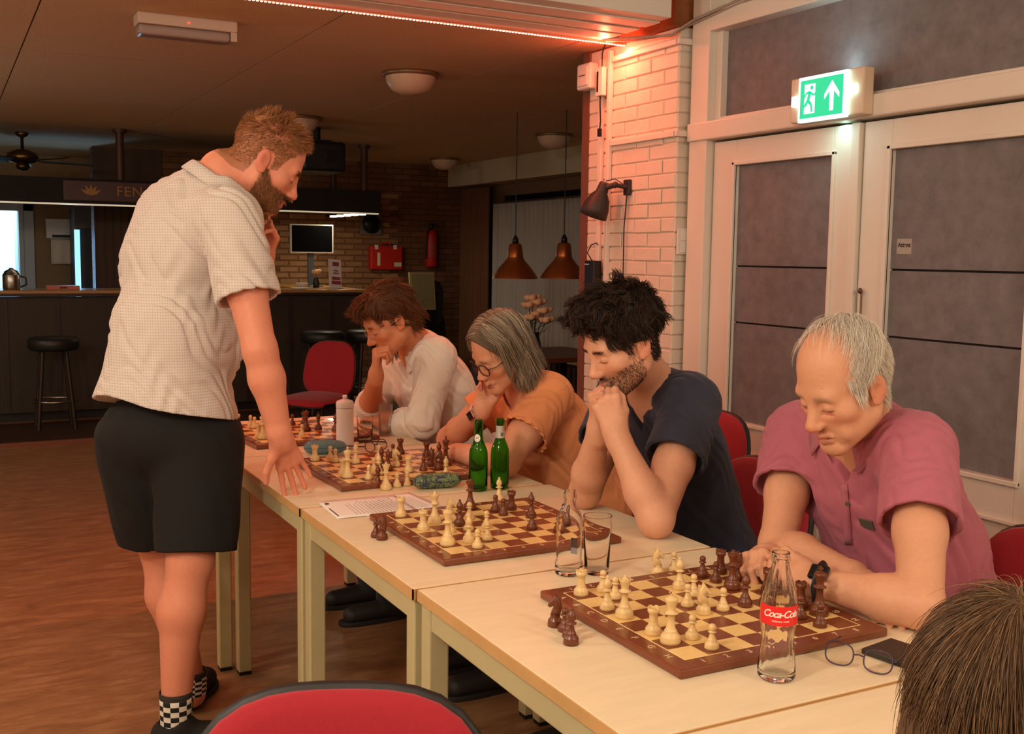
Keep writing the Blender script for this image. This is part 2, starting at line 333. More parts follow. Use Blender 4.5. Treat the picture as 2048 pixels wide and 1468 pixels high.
# ------------------------------------------------------------ tables
TZ = .75
top_m = M('maple_laminate', S(233, 212, 178), .38, var=.07, vs=5, stretch=(1.4, 7, 1))
edge_m = M('beech_edge', S(205, 160, 105), .45, var=.12, vs=10)
frame_m = M('beige_metal', S(196, 184, 140), .4, .1, var=.04)
foot_m = M('black_rubber', S(25, 22, 20), .8)
TABLES = [(.876, 1.655, .43, 1.232, 'pale wooden square table beyond the seam near the brown haired head'),
          (.860, 1.645, 1.237, 2.038, 'pale wooden square table carrying the cola bottle and chessboard'),
          (.853, 1.640, 2.043, 2.838, 'pale wooden square table carrying the papers and two green bottles'),
          (.850, 1.625, 2.843, 3.640, 'pale wooden square table carrying the white sports bottle'),
          (.800, 1.575, 3.646, 4.440, 'pale wooden square table before the man in the white shirt')]
for x0, x1, y0, y1, lab in TABLES:
    t = thing('table', lab, 'table', ((x0+x1)/2, (y0+y1)/2, 0), 0, 'square tables pushed into one row')
    a, b = (x1-x0)/2, (y1-y0)/2
    tp = ob('table_top', MB().bx(-a+.003, a-.003, -b+.003, b-.003, TZ-.024, TZ), top_m, t, bevel=.0015)
    eb = MB().bx(-a, -a+.003, -b, b, TZ-.024, TZ-.001).bx(a-.003, a, -b, b, TZ-.024, TZ-.001).bx(-a, a, -b, -b+.003, TZ-.024, TZ-.001).bx(-a, a, b-.003, b, TZ-.024, TZ-.001)
    ob('edge_band', eb, edge_m, tp)
    ob('apron', MB().bx(-a+.012, -a+.042, -b+.01, b-.01, TZ-.078, TZ-.024).bx(a-.042, a-.012, -b+.01, b-.01, TZ-.078, TZ-.024).bx(-a+.012, a-.012, -b+.012, -b+.04, TZ-.078, TZ-.024).bx(-a+.012, a-.012, b-.04, b-.012, TZ-.078, TZ-.024), frame_m, t, bevel=.003)
    for sx in (-1, 1):
        for sy in (-1, 1):
            lg = ob('leg', MB().bx(-.0225, .0225, -.0225, .0225, .012, TZ-.026), frame_m, t, (sx*(a-.030), sy*(b-.030), 0), bevel=.004)
            ob('foot', MB().bx(-.020, .020, -.020, .020, 0, .012), foot_m, lg)
# ------------------------------------------------------------ red stacking chairs
red_m = M('red_fabric', S(158, 24, 38), .85, var=.05, vs=200, bump=.25, bs=600, sheen=.15)
shell_m = M('black_shell', S(28, 22, 22), .5)
tube_m = M('dark_tube', S(30, 26, 24), .35, .6)
def superpad(a, b, n, thick, bulge, bend, nr=7, nt=40, top_taper=0.):
    """padded panel in the x-z plane, front towards -y"""
    m = MB(); V = [(0, -thick-bulge, 0)]; F = []
    def pt(r, th, y):
        c, s_ = math.cos(th), math.sin(th)
        k = (abs(c)**n+abs(s_)**n)**(-1/n)
        x = a*r*k*c; z = b*r*k*s_
        x *= 1-top_taper*z/b
        return (x, y-bend*x*x/(a*a), z)
    rs = [(i+1)/nr for i in range(nr)]
    rings = [(r, -thick-bulge*(1-r**3)) for r in rs[:-1]]+[(.975, -thick*.85), (1, -thick*.5), (.985, 0)]
    for r, y in rings: V += [pt(r, 2*PI*k/nt, y) for k in range(nt)]
    for k in range(nt): F.append((0, 1+(k+1) % nt, 1+k))
    for i in range(len(rings)-1):
        for k in range(nt):
            p, q = 1+i*nt, 1+(i+1)*nt
            F.append((p+k, p+(k+1) % nt, q+(k+1) % nt, q+k))
    F.append(tuple(1+(len(rings)-1)*nt+k for k in range(nt)))
    return m.add(V, F, True)
def make_chair():
    """faces -y; backrest at +y; seat height .45, top of the back .83"""
    t = thing('chair', 'x', 'chair')
    R = rotm(-.16, 0, 0)
    me = superpad(.222, .20, 3.2, .022, .014, .035, top_taper=.06).mesh('backrest'); o = link('backrest', place(me, R, (0, .195, .63)), red_m, t)
    me = superpad(.227, .2035, 3.2, .020, .0, .035, top_taper=.06).mesh('back_shell'); link('back_shell', place(me, R, (0, .212, .632)), shell_m, t)
    me = superpad(.228, .215, 3.6, .03, .02, -.012).mesh('seat'); link('seat', place(me, rotm(-PI/2+.05, 0, 0), (0, -.04, .43)), red_m, t)
    me = superpad(.232, .22, 3.6, .012, 0, -.012).mesh('seat_shell'); link('seat_shell', place(me, rotm(-PI/2+.05, 0, 0), (0, -.04, .425)), shell_m, t)
    for s in (-1, 1):
        ob('leg', MB().tube([(s*.235, -.24, .0), (s*.225, -.20, .40), (s*.222, -.16, .425), (s*.222, .0, .425)], .011, 8, flat=(1, 1)), tube_m, t)
        ob('leg', MB().tube([(s*.235, .25, .0), (s*.225, .19, .40), (s*.222, .16, .425), (s*.222, .0, .425)], .011, 8), tube_m, t)
    ob('back_support', MB().tube([(-.1, .10, .42), (-.1, .20, .43), (-.1, .222, .5), (-.1, .262, .70)], .010, 8).tube([(.1, .10, .42), (.1, .20, .43), (.1, .222, .5), (.1, .262, .70)], .010, 8).tube([(-.222, 0, .412), (.222, 0, .412)], .009, 6), tube_m, t)
    return t
chair0 = make_chair()
CHAIRS = [((.40, 1.23, 0), -.42, 'empty red padded chair turned away from the near side of the table row', None),
          ((2.06, 1.56, 0), -PI/2-.05, 'red padded chair of the man in the pink polo shirt', None),
          ((2.04, 2.53, 0), -PI/2+.03, 'red padded chair of the man in the navy T-shirt', None),
          ((2.57, 3.44, 0), -PI/2+.25, 'red padded chair with black rim standing by the white double doors', None),
          ((2.00, 3.22, 0), -PI/2, 'red padded chair of the woman in the orange top', None),
          ((1.98, 4.02, 0), -PI/2, 'red padded chair of the man in the white shirt', None),
          ((2.27, 7.2, 0), -1.0, 'dark red chair standing before the bar counter stools', None),
          ((3.30, 6.30, 0), PI-.6, 'red chair at the dark table under the hanging lamps', None)]
for i, (l, rz, lab, g) in enumerate(CHAIRS):
    c = chair0 if i == 0 else copy_tree(chair0)
    c.location = l; c.rotation_euler = (0, 0, rz); c['label'] = lab; c['group'] = 'red padded stacking chairs'
# ------------------------------------------------------------ chessboards
SQ, BT, BRD = .0505, .016, .037
light_sq = M('maple_square', S(238, 200, 130), .3, var=.06, vs=30, stretch=(1, 8, 1), coat=.2)
dark_sq = M('walnut_square', S(122, 58, 28), .3, var=.12, vs=30, stretch=(1, 8, 1), coat=.2)
bframe = M('mahogany_frame', S(118, 58, 30), .3, var=.15, vs=12, stretch=(8, 1, 8), coat=.3)
sqm = {}
for k, m in (('l', light_sq), ('d', dark_sq)):
    sqm[k] = MB().bx(-SQ/2+.0002, SQ/2-.0002, -SQ/2+.0002, SQ/2-.0002, BT-.002, BT+.0004).mesh('square'); sqm[k].materials.append(m)
letter_me = {}
H4 = 4*SQ; HB = H4+BRD
def chessboard(cx, cy, rz, lab):
    t = thing('chessboard', lab, 'chessboard', (cx, cy, TZ+.001), rz, 'wooden chessboards along the tables')
    ob('board_frame', MB().bx(-HB, HB, -HB, HB, 0, BT), bframe, t, bevel=.003)
    g = .0022
    ob('inlay_line', MB().bx(-H4-g, H4+g, -H4-g, -H4, BT-.002, BT+.0004).bx(-H4-g, H4+g, H4, H4+g, BT-.002, BT+.0004).bx(-H4-g, -H4, -H4, H4, BT-.002, BT+.0004).bx(H4, H4+g, -H4, H4, BT-.002, BT+.0004), M('inlay_cream', S(246, 214, 150), .35), t)
    for i in range(8):
        for j in range(8):
            link('square', sqm['d' if (i+j) % 2 == 0 else 'l'], None, t, ((j-3.5)*SQ, (3.5-i)*SQ, 0))
    lm = M('board_lettering', S(225, 190, 150), .4)
    if not letter_me:
        for ch in 'ABCDEFGH12345678':
            me = text_mesh(ch, .019, .0002); me.materials.append(lm); letter_me[ch] = me
    for i in range(8):
        for s in (-1, 1):
            link('letter', letter_me['ABCDEFGH'[i]], None, t, (s*(H4+.018), (3.5-i)*SQ, BT+.0003), (0, 0, -s*PI/2*-1 if s > 0 else -PI/2))
            link('letter', letter_me[str(i+1)], None, t, ((i-3.5)*SQ, s*(H4+.018), BT+.0003), (0, 0, 0 if s < 0 else PI))
    return t
BOARDS = {'A': (1.304, 1.636, 0., 'in front of the man in the pink polo shirt'), 'B': (1.217, 2.400, .0, 'in front of the man in the navy T-shirt'),
          'C': (1.255, 3.232, 0.02, 'in front of the woman in the orange top'), 'D': (1.195, 4.015, .06, 'in front of the man in the white shirt')}
for k, (x, y, rz, lab) in BOARDS.items(): chessboard(x, y, rz, 'brown and cream wooden chessboard '+lab)
# ------------------------------------------------------------ chess pieces
boxw = M('boxwood', S(226, 190, 132), .32, var=.08, vs=60, stretch=(1, 1, .3), coat=.3)
darkw = M('stained_wood', S(104, 50, 26), .32, var=.15, vs=60, stretch=(1, 1, .3), coat=.3)
def base(r, k=1.):
    return [(0, 0), (r, 0), (r, .005*k), (r*.96, .007*k), (r*.97, .0095*k), (r*.9, .0125*k), (r*.72, .0155*k), (r*.62, .018*k), (r*.64, .0195*k), (r*.56, .021*k)]
def piece(kind):
    m = MB(); n = 22
    if kind == 'pawn':
        r = .0132; m.lathe(base(r, .8)+[(.0058, .0205), (.0044, .026), (.0042, .0285), (.0078, .0298), (.0078, .0312), (.0040, .0322), (.0058, .034), (.0068, .037), (.0066, .040), (.0048, .0432), (.0022, .0446), (0, .045)], n)
    if kind == 'rook':
        r = .0152; m.lathe(base(r)+[(.0085, .023), (.0078, .031), (.0080, .038), (.0108, .0412), (.0112, .043), (.0112, .0495), (.0085, .0495), (.0082, .0465), (0, .0462)], n)
        for k in range(5):
            a = 2*PI*k/5; m.box((.0097*math.cos(a), .0097*math.sin(a), .0503), (.003, .0065, .0026), rotm(0, 0, a))
    if kind == 'bishop':
        r = .0146; m.lathe(base(r)+[(.0068, .023), (.0050, .031), (.0046, .036), (.0096, .0375), (.0098, .039), (.0056, .0405), (.0052, .042), (.0078, .046), (.0086, .0495), (.0078, .054), (.0048, .0595), (.0026, .062), (.0030, .0635), (.0034, .065), (.0026, .067), (0, .068)], n)
    if kind == 'queen':
        r = .0178; m.lathe(base(r, 1.1)+[(.0085, .026), (.0064, .036), (.0060, .048), (.0118, .050), (.012, .052), (.0078, .0535), (.0068, .056), (.0078, .062), (.0108, .070), (.0118, .0735), (.0100, .0745), (.0075, .0745), (.0060, .0765), (.0030, .0785), (.0034, .080), (.0032, .082), (0, .0832)], n)
        for k in range(8):
            a = 2*PI*k/8; m.box((.0104*math.cos(a), .0104*math.sin(a), .0742), (.003, .0042, .003), rotm(0, 0, a))
    if kind == 'king':
        r = .0186; m.lathe(base(r, 1.15)+[(.0088, .027), (.0068, .038), (.0064, .052), (.0124, .054), (.0126, .056), (.0082, .0575), (.0072, .060), (.0082, .068), (.0118, .0775), (.0124, .080), (.0100, .083), (.0050, .085), (.0036, .0858), (0, .086)], n)
        m.box((0, 0, .0905), (.0036, .003, .011)).box((0, 0, .0915), (.0036, .0088, .0036))
    if kind == 'knight':
        r = .0144; m.lathe(base(r)+[(.0095, .0225), (0, .0225)], n)
        out = [(-.0100, .020), (-.0108, .027), (-.0112, .036), (-.0104, .045), (-.0080, .052), (-.0040, .0565), (-.0010, .0605), (.0012, .0595), (.0022, .0560), (.0052, .0540), (.0090, .0490), (.0135, .0430), (.0145, .0400), (.0128, .0372), (.0100, .0368), (.0070, .0392), (.0036, .0398), (.0022, .0370), (.0048, .0320), (.0078, .0270), (.0090, .0215)]
        c = np.array(out).mean(0); L = []
        for w_, sc in ((-.0072, .80), (-.0058, .93), (-.002, 1), (.002, 1), (.0058, .93), (.0072, .80)):
            L.append([(c[0]+(x-c[0])*sc, w_*(1-.25*max(0, (z-.045)/.015)), c[1]+(z-c[1])*sc if z > .026 else z) for x, z in out])
        N = len(out); V = [p for l in L for p in l]; F = [(i*N+k, i*N+(k+1) % N, (i+1)*N+(k+1) % N, (i+1)*N+k) for i in range(5) for k in range(N)]
        F += [tuple(range(N))[::-1], tuple(range(5*N, 6*N))]
        m.add(V, F, True)
        for s in (-1, 1): m.lathe([(0, -.002), (.0016, 0), (0, .002)], 8, (.0055, s*.0058, .0475), R=rotm(PI/2, 0, 0)); m.add([(-.004, s*.002, .054), (.002, s*.002, .055), (0, s*.0045, .055), (-.002, s*.003, .0635)], [(0, 1, 3), (1, 2, 3), (2, 0, 3), (0, 2, 1)])
        for q in range(5):
            z = .03+q*.0055; m.box((-.0108+.0004*q, 0, z+.003), (.004, .004, .0048), rotm(0, .3, 0))
    return m
PIECE = {}
for kd in ('pawn', 'rook', 'knight', 'bishop', 'queen', 'king'):
    for cn, mt in (('white', boxw), ('black', darkw)):
        me = piece(kd).mesh(kd); me.materials.append(mt); PIECE[cn, kd] = me
KN = {'P': 'pawn', 'R': 'rook', 'N': 'knight', 'B': 'bishop', 'Q': 'queen', 'K': 'king'}
prnd = random.Random(3)
def put(cn, kd, x, y, z, lab, rz=None, grp=None):
    o = link(kd+'_piece', PIECE[cn, kd], None, None, (x, y, z), (0, 0, (0 if cn == 'white' else PI)+(-.5+prnd.uniform(-.25, .25) if kd == 'knight' else prnd.uniform(-.5, .5)) if rz is None else rz))
    word = 'light boxwood' if cn == 'white' else 'dark brown'
    tag(o, '%s chess %s %s' % (word, kd, lab), 'chess piece', '%s %ss %s' % (word, kd, grp or lab)); return o
WHERE = {'A': 'on the board before the pink polo shirt', 'B': 'on the board before the navy T-shirt', 'C': 'on the board before the orange top', 'D': 'on the board before the white shirt'}
SETS = {
 'A': 'w Ra1 Pa2 Bc1 Pb2 Qd1 Rf1 Kg1 Pg2 Ph2 Ne4 Pd4 Pc5 Bb5 Pe5;b Pa7 Ra8 Pb7 Qc7 Nb8 Be6 Pe7 Rd8 Pg7 Ph7 Kg8 Rf8',
 'B': 'w Ra1 Qc2 Rd1 Kg1 Ph2 Bg2 Pg3 Pe4 Pc4 Pe3 Nc3 Pe2;b Bd3 Qa5 Pb6 Pc6 Rb7 Bd7 Pf6 Rf8 Pg7',
 'C': 'w Ra1 Pa2 Pb2 Rf1 Kg1 Pf3 Bc3 Bg3 Ph2 Ne5 Pb5 Rg5;b Be4 Pc6 Ra7 Pb6 Rc8 Be8 Kf8 Pg6 Nf7 Ng7 Bf4',
 'D': 'w Ra1 Pa2 Pb2 Rf1 Kg1 Pc4 Pg4;b Qe5 Pb5 Rb6 Be6 Bf7 Ph7 Pg7'}
for bk, txt in SETS.items():
    cx, cy, rz, _ = BOARDS[bk]
    for part in txt.split(';'):
        cn, *ps = part.split(); cn = 'white' if cn == 'w' else 'black'
        for p in ps:
            i = 'abcdefgh'.index(p[1]); j = int(p[2])-1
            lx, ly = (j-3.5)*SQ+prnd.uniform(-.003, .003), (3.5-i)*SQ+prnd.uniform(-.003, .003)
            x = cx+lx*math.cos(rz)-ly*math.sin(rz); y = cy+lx*math.sin(rz)+ly*math.cos(rz)
            put(cn, KN[p[0]], x, y, TZ+BT+.0015, 'on square %s of the board before the %s' % (p[1].upper()+p[2], WHERE[bk].split('before the ')[1]), None, WHERE[bk])
# captured pieces standing on the tables: (pixel of the base, kind)
for (px, py), cn, kd, lab in [((1110, 1252), 'black', 'knight', 'taken and standing left of the pink polo player\'s board'), ((1129, 1262), 'black', 'pawn', 'taken and standing beside the knight near the cola bottle board'),
      ((1138, 1274), 'black', 'pawn', 'taken and standing between a taken bishop and a taken pawn'), ((1142, 1288), 'black', 'bishop', 'taken and standing in front of two taken pawns'),
      ((1315, 1150), 'white', 'knight', 'taken and standing behind the pink polo player\'s board'), ((1347, 1143), 'white', 'pawn', 'taken and standing behind the pink polo player\'s board'),
      ((752, 1074), 'black', 'pawn', 'taken and standing left of the navy T-shirt player\'s board'), ((764, 1079), 'black', 'knight', 'taken and standing left of the navy T-shirt player\'s board'),
      ((998, 1001), 'white', 'bishop', 'taken and standing behind the navy T-shirt player\'s board'),
      ((772, 979), 'white', 'queen', 'taken and standing beside the green flowered case'), ((794, 974), 'white', 'pawn', 'taken and standing next to the taken light queen'),
      ((814, 971), 'white', 'pawn', 'taken and touching the end of the green flowered case'), ((756, 974), 'black', 'bishop', 'taken and standing beside the taken light queen'),
      ((892, 955), 'white', 'bishop', 'taken and standing between the flowered case and the green bottle')]:
    q = P(px, py, Z=TZ); put(cn, kd, q[0], q[1], TZ+.0008, lab)
# ------------------------------------------------------------ implicit surfaces for bodies and clothes
V3 = lambda *a: np.array(a, float)
def unit(a): a = np.asarray(a, float); return a/np.linalg.norm(a)
class Vol:
    def __init__(s, h): s.h = h; s.ops = []; s.post = None; s.nlate = None
    def _op(s, fn, lo, hi, k, sub): s.ops.append((fn, np.array(lo)-k-.012, np.array(hi)+k+.012, k, sub))
    def cap(s, a, b, ra, rb=None, k=.02, sub=False, side=None, q=1., off=0., flat=None):
        """tapered capsule; side/q widen the section; flat=(lo,hi) cuts the ends square at distances along the axis"""
        a = V3(*a); b = V3(*b); rb = ra if rb is None else rb; ra += off; rb += off; ba = b-a; L2 = ba@ba+1e-12; L = math.sqrt(L2)
        sd = unit(side) if side is not None else None
        if sd is not None: sd = unit(sd-ba*(sd@ba)/L2)
        def fn(x, y, z):
            wx, wy, wz = x-a[0], y-a[1], z-a[2]
            t0 = (wx*ba[0]+wy*ba[1]+wz*ba[2])/L2; t = np.clip(t0, 0, 1)
            wx, wy, wz = wx-t*ba[0], wy-t*ba[1], wz-t*ba[2]
            m = wx*wx+wy*wy+wz*wz
            if sd is not None:
                e = wx*sd[0]+wy*sd[1]+wz*sd[2]; m = m-e*e*(1-1/q**2)
            d = np.sqrt(m)-(ra+(rb-ra)*t)
            if flat is not None:
                u = t0*L
                if flat[0] is not None: d = np.maximum(d, flat[0]-u)
                if flat[1] is not None: d = np.maximum(d, u-flat[1])
            return d
        r = max(ra, rb)*max(q, 1); s._op(fn, np.minimum(a, b)-r, np.maximum(a, b)+r, k, sub); return s
    def ell(s, c, r, R=None, k=.02, sub=False, off=0.):
        c = V3(*c); r = V3(*r)+off; R = np.eye(3) if R is None else np.asarray(R)   # columns = local axes
        def fn(x, y, z):
            X, Y, Z = x-c[0], y-c[1], z-c[2]
            u = [(X*R[0, i]+Y*R[1, i]+Z*R[2, i])/r[i] for i in range(3)]
            k0 = np.sqrt(u[0]**2+u[1]**2+u[2]**2); k1 = np.sqrt((u[0]/r[0])**2+(u[1]/r[1])**2+(u[2]/r[2])**2)+1e-9
            return k0*(k0-1)/k1
        e = np.abs(R)@r; s._op(fn, c-e, c+e, k, sub); return s
    def run(s):
        h = s.h; adds = [o for o in s.ops if not o[4]]
        lo = np.min([o[1] for o in adds], 0)-2*h; hi = np.max([o[2] for o in adds], 0)+2*h
        n = np.ceil((hi-lo)/h).astype(int)+1; ax = [(lo[i]+h*np.arange(n[i])).astype(np.float32) for i in range(3)]
        D = np.full(n, .3, np.float32)
        for oi, (fn, l, u, k, sub) in enumerate(s.ops+[(None,)*5]):
            if oi == (len(s.ops) if s.nlate is None else s.nlate) and s.post: D = s.post(ax[0][:, None, None], ax[1][None, :, None], ax[2][None, None, :], D).astype(np.float32)
            if fn is None: break
            i0 = np.maximum(((l-lo)/h).astype(int), 0); i1 = np.minimum(((u-lo)/h).astype(int)+2, n)
            if (i1 <= i0).any(): continue
            sl = tuple(slice(a, b) for a, b in zip(i0, i1))
            p = fn(ax[0][sl[0]][:, None, None], ax[1][sl[1]][None, :, None], ax[2][sl[2]][None, None, :]).astype(np.float32)
            d = D[sl]
            if sub: p = -p; g = np.maximum(k-np.abs(d-p), 0)/max(k, 1e-6); D[sl] = np.maximum(d, p)+g*g*k/4
            else: g = np.maximum(k-np.abs(d-p), 0)/max(k, 1e-6); D[sl] = np.minimum(d, p)-g*g*k/4
        return surface_nets(D, lo, h)
def surface_nets(D, lo, h):
    I = D < 0; n = D.shape
    c = np.zeros([m-1 for m in n], np.uint8)
    for a in (0, 1):
        for b in (0, 1):
            for e in (0, 1): c += I[a:n[0]-1+a, b:n[1]-1+b, e:n[2]-1+e]
    act = np.argwhere((c > 0) & (c < 8)); idx = np.full(c.shape, -1, np.int32); idx[tuple(act.T)] = np.arange(len(act))
    cor = np.array([(a, b, e) for a in (0, 1) for b in (0, 1) for e in (0, 1)])
    val = np.stack([D[tuple((act+k).T)] for k in cor], 1)
    acc = np.zeros((len(act), 3)); cnt = np.zeros(len(act))
    for i in range(8):
        for j in range(i+1, 8):
            if np.abs(cor[i]-cor[j]).sum() != 1: continue
            a, b = val[:, i], val[:, j]; m = (a < 0) != (b < 0); t = np.where(m, a/np.where(m, a-b, 1), 0)
            acc[m] += (cor[i]+(cor[j]-cor[i])*t[:, None])[m]; cnt[m] += 1
    V = lo+(act+acc/cnt[:, None])*h; F = []
    for d in range(3):
        u, v = (d+1) % 3, (d+2) % 3
        sl0 = [slice(None)]*3; sl1 = [slice(None)]*3; sl0[d] = slice(0, n[d]-1); sl1[d] = slice(1, n[d])
        E = np.argwhere(I[tuple(sl0)] != I[tuple(sl1)])
        E = E[(E[:, u] > 0) & (E[:, v] > 0) & (E[:, u] < n[u]-1) & (E[:, v] < n[v]-1)]
        ins = I[tuple(E.T)]
        q = []
        for du, dv in ((1, 1), (0, 1), (0, 0), (1, 0)):
            g = E.copy(); g[:, u] -= du; g[:, v] -= dv; q.append(idx[tuple(g.T)])
        q = np.stack(q, 1); q[~ins] = q[~ins][:, ::-1]; F.append(q)
    return V, np.vstack(F)
def smooth(V, F, it=1, lam=.5):
    e = np.vstack([F[:, [0, 1]], F[:, [1, 2]], F[:, [2, 3]], F[:, [3, 0]]])
    for _ in range(it):
        acc = np.zeros_like(V); cnt = np.zeros(len(V))
        for a, b in ((0, 1), (1, 0)):
            for i in range(3): acc[:, i] += np.bincount(e[:, a], V[e[:, b], i], len(V))
            cnt += np.bincount(e[:, a], minlength=len(V))
        V = V+lam*(acc/cnt[:, None]-V)
    return V
def normals(V, F):
    n = np.cross(V[F[:, 2]]-V[F[:, 0]], V[F[:, 3]]-V[F[:, 1]]); N = np.zeros_like(V)
    for c in range(4):
        for i in range(3): N[:, i] += np.bincount(F[:, c], n[:, i], len(V))
    return N/(np.linalg.norm(N, axis=1)[:, None]+1e-12)
def fast_mesh(name, V, F, colr=None, smooth_=True):
    me = bpy.data.meshes.new(name); me.vertices.add(len(V)); me.vertices.foreach_set('co', np.ascontiguousarray(V, np.float32).ravel())
    k = F.shape[1]; me.loops.add(F.size); me.loops.foreach_set('vertex_index', np.ascontiguousarray(F, np.int32).ravel())
    me.polygons.add(len(F)); me.polygons.foreach_set('loop_start', np.arange(0, F.size, k, dtype=np.int32)); me.polygons.foreach_set('loop_total', np.full(len(F), k, np.int32))
    if smooth_: me.polygons.foreach_set('use_smooth', np.ones(len(F), bool))
    if colr is not None:
        a = me.color_attributes.new('Col', 'FLOAT_COLOR', 'POINT'); c = np.ones((len(V), 4), np.float32); c[:, :3] = colr; a.data.foreach_set('color', c.ravel())
    me.update(calc_edges=True); me.validate(); return me
def wrinkle(x, y, z, seed=0, f=40.):
    """soft folds: warped ridges, longer along the drop of the cloth"""
    a = seed*1.7; z = z*.55
    w1 = 1.6*np.sin(f*.33*(y-z*.9)+a)+1.1*np.sin(f*.21*(x+y+z)+2*a)
    r1 = 1-2*np.abs(np.sin(.5*f*(x*.75+y*.45+z*.8)+w1)); r2 = np.sin(f*.9*(z-x*.6+y*.35)+1.7*np.sin(f*.4*(x+y)+a*2))
    m = .5+.5*np.sin(f*.17*(x-y+z*1.5)+a*3)
    return r1*(.35+.65*m)*.8+r2*.35*(1-m)
# ------------------------------------------------------------ head, hand
class Head:
    def __init__(s, O, F, U=(0, 0, 1), sc=1.):
        s.O = V3(*O); f = unit(F); r = unit(np.cross(f, V3(*U))); u = np.cross(r, f); s.R = np.stack([r, f, u], 1); s.s = sc
    def w(s, *p): return s.O+s.R@(V3(*p)*s.s)
    def loc(s, P_): return (np.asarray(P_)-s.O)@s.R/s.s
    def dirw(s, d): return np.asarray(d)@s.R.T
    def build(s, v, neck, jaw=1., neck_r=(.054, .062), female=0, cheek=1., nose=1., age=0):
        S_ = s.s
        def cap(a, b, ra, rb=None, k=.02, sub=False): v.cap(s.w(*a), s.w(*b), ra*S_, (rb if rb is not None else ra)*S_, k=k*S_, sub=sub)
        def ell(c, r, k=.02, sub=False, R=None): v.ell(s.w(*c), V3(*r)*S_, s.R if R is None else s.R@R, k=k*S_, sub=sub)
        ell((0, -.010, .048), (.0765, .097, .084))
        ell((0, .026, -.020), (.063, .068, .088), .03)
        for e in (-1, 1):
            cap((e*.047*jaw, .004, -.056), (e*.014, .068, -.098), .021, .019, .025)
            ell((e*.044, .055, -.020), (.021*cheek, .022*cheek, .020), .02)
        ell((0, .073, -.099), (.021*jaw, .017, .018), .02)
        cap((-.036, .0765, .021), (.036, .0765, .021), .0115-.003*female, k=.02)
        for e in (-1, 1):
            ell((e*.031, .100, .001), (.019, .020, .0125), .014, True)
            ell((e*.031, .0745, -.001), (.0150, .0145, .0125), .004)
        cap((0, .084, .012), (0, .103+.003*nose, -.033), .0065*nose, .0105*nose-.0015*female, .012); ell((0, .1055+.003*nose, -.036), (.0105*nose, .010*nose, .0095*nose), .007)
        for e in (-1, 1):
            ell((e*.0115, .098, -.040), (.0072, .011, .0072), .006)
            ell((e*.0055, .104, -.0490), (.0038, .005, .004), .003, True)
            cap((e*.020, .0865, -.067), (0, .0955, -.0645), .0050, .0056, .006)
            cap((e*.017, .0865, -.0775), (0, .0935, -.078), .0055, .0062, .006)
        cap((-.022, .0900, -.0712), (.022, .0900, -.0712), .0016, k=.004, sub=True); ell((0, .1012, -.0712), (.015, .0032, .0011), .003, True)
        if age:
            for e in (-1, 1):
                cap((e*.018, .097, -.043), (e*.031, .084, -.070), .0016, .0012, .006, True); cap((e*.031, .085, -.072), (e*.030, .078, -.092), .0013, .001, .006, True)
                cap((e*.016, .0875, -.0165), (e*.040, .0800, -.0195), .0012, k=.005, sub=True); ell((e*.038, .066, -.064), (.013, .012, .016), .02); cap((e*.050, .071, -.006), (e*.060, .060, -.010), .001, k=.003, sub=True)
            for z_ in (.040, .052, .064): cap((-.034, .0805-(z_-.04)*.35, z_), (.034, .0805-(z_-.04)*.35, z_), .0008, k=.004, sub=True)
        for e in (-1, 1):
            T = rotm(.18, 0, e*.22)
            ell((e*.0785, -.010, -.002), (.0065, .0185, .031), .006, R=T); ell((e*.0880, -.005, .003), (.0085, .0105, .019), .003, True, R=T)
            ell((e*.0765, .000, -.026), (.0060, .009, .009), .005)
        v.cap(s.w(0, -.020, -.035), neck, neck_r[0], neck_r[1], k=.035)
    def color(s, V, base, lips, brow, C, beard=None, bcol=None, flush=None, excl=(), scalp=None):
        L = s.loc(V); x, y, z = np.abs(L[:, 0]), L[:, 1], L[:, 2]
        near = (np.linalg.norm(L, axis=1) < .17)
        for c_, r_ in excl: near &= np.linalg.norm(V-c_, axis=1) > r_
        def mixin(m, c):
            m = (np.clip(m, 0, 1)*near)[:, None]; C[:] = C*(1-m)+np.array(c)*m
        sm = lambda t, a, b: np.clip((t-a)/(b-a), 0, 1)
        fl = flush if flush is not None else (base[0]*1.05, base[1]*.72, base[2]*.66)
        mixin(.38*np.exp(-((x-.043)/.02)**2-((z+.030)/.02)**2)*(y > .03), fl); mixin(.5*np.exp(-(x/.014)**2-((z+.036)/.016)**2)*(y > .08), fl)
        mixin(.5*sm(x, .068, .076)*sm(-y, -.014, -.004)*sm(y, -.036, -.028)*sm(z, -.036, -.028)*sm(-z, -.034, -.026), fl)
        if scalp is not None: mixin(scalp[0](L)*scalp[2], scalp[1])
        if beard is not None: mixin(beard(x, y, z), bcol)
        mixin(sm(z, -.0865, -.083)*sm(-z, .0605, .064)*sm(-x, -.025, -.019)*sm(y, .080, .086)*.75, lips)
        mixin(sm(z, .014+.0*x, .018)*sm(-z, -.028, -.024)*sm(x, .010, .016)*sm(-x, -.050, -.042)*sm(y, .055, .065)*.8, brow)
        mixin(np.exp(-((z+.0078+.12*(x-.031)**2*25)/.0018)**2)*sm(x, .014, .019)*sm(-x, -.047, -.043)*sm(y, .066, .072)*.9, (.02, .012, .01))
        mixin(.35*np.exp(-((z+.013)/.006)**2)*sm(x, .014, .02)*sm(-x, -.047, -.04)*sm(y, .06, .07), fl)
        mixin(.4*np.exp(-((y+.004)/.007)**2-((z-.003)/.012)**2)*sm(x, .074, .079), (base[0]*.45, base[1]*.3, base[2]*.3))  # shade painted into the hollow of the ear
        return C
FING = [(.030, .090, .042, .026, .020, .0088), (.010, .094, .046, .029, .021, .0090), (-.010, .089, .043, .027, .020, .0086), (-.028, .079, .034, .021, .018, .0076)]
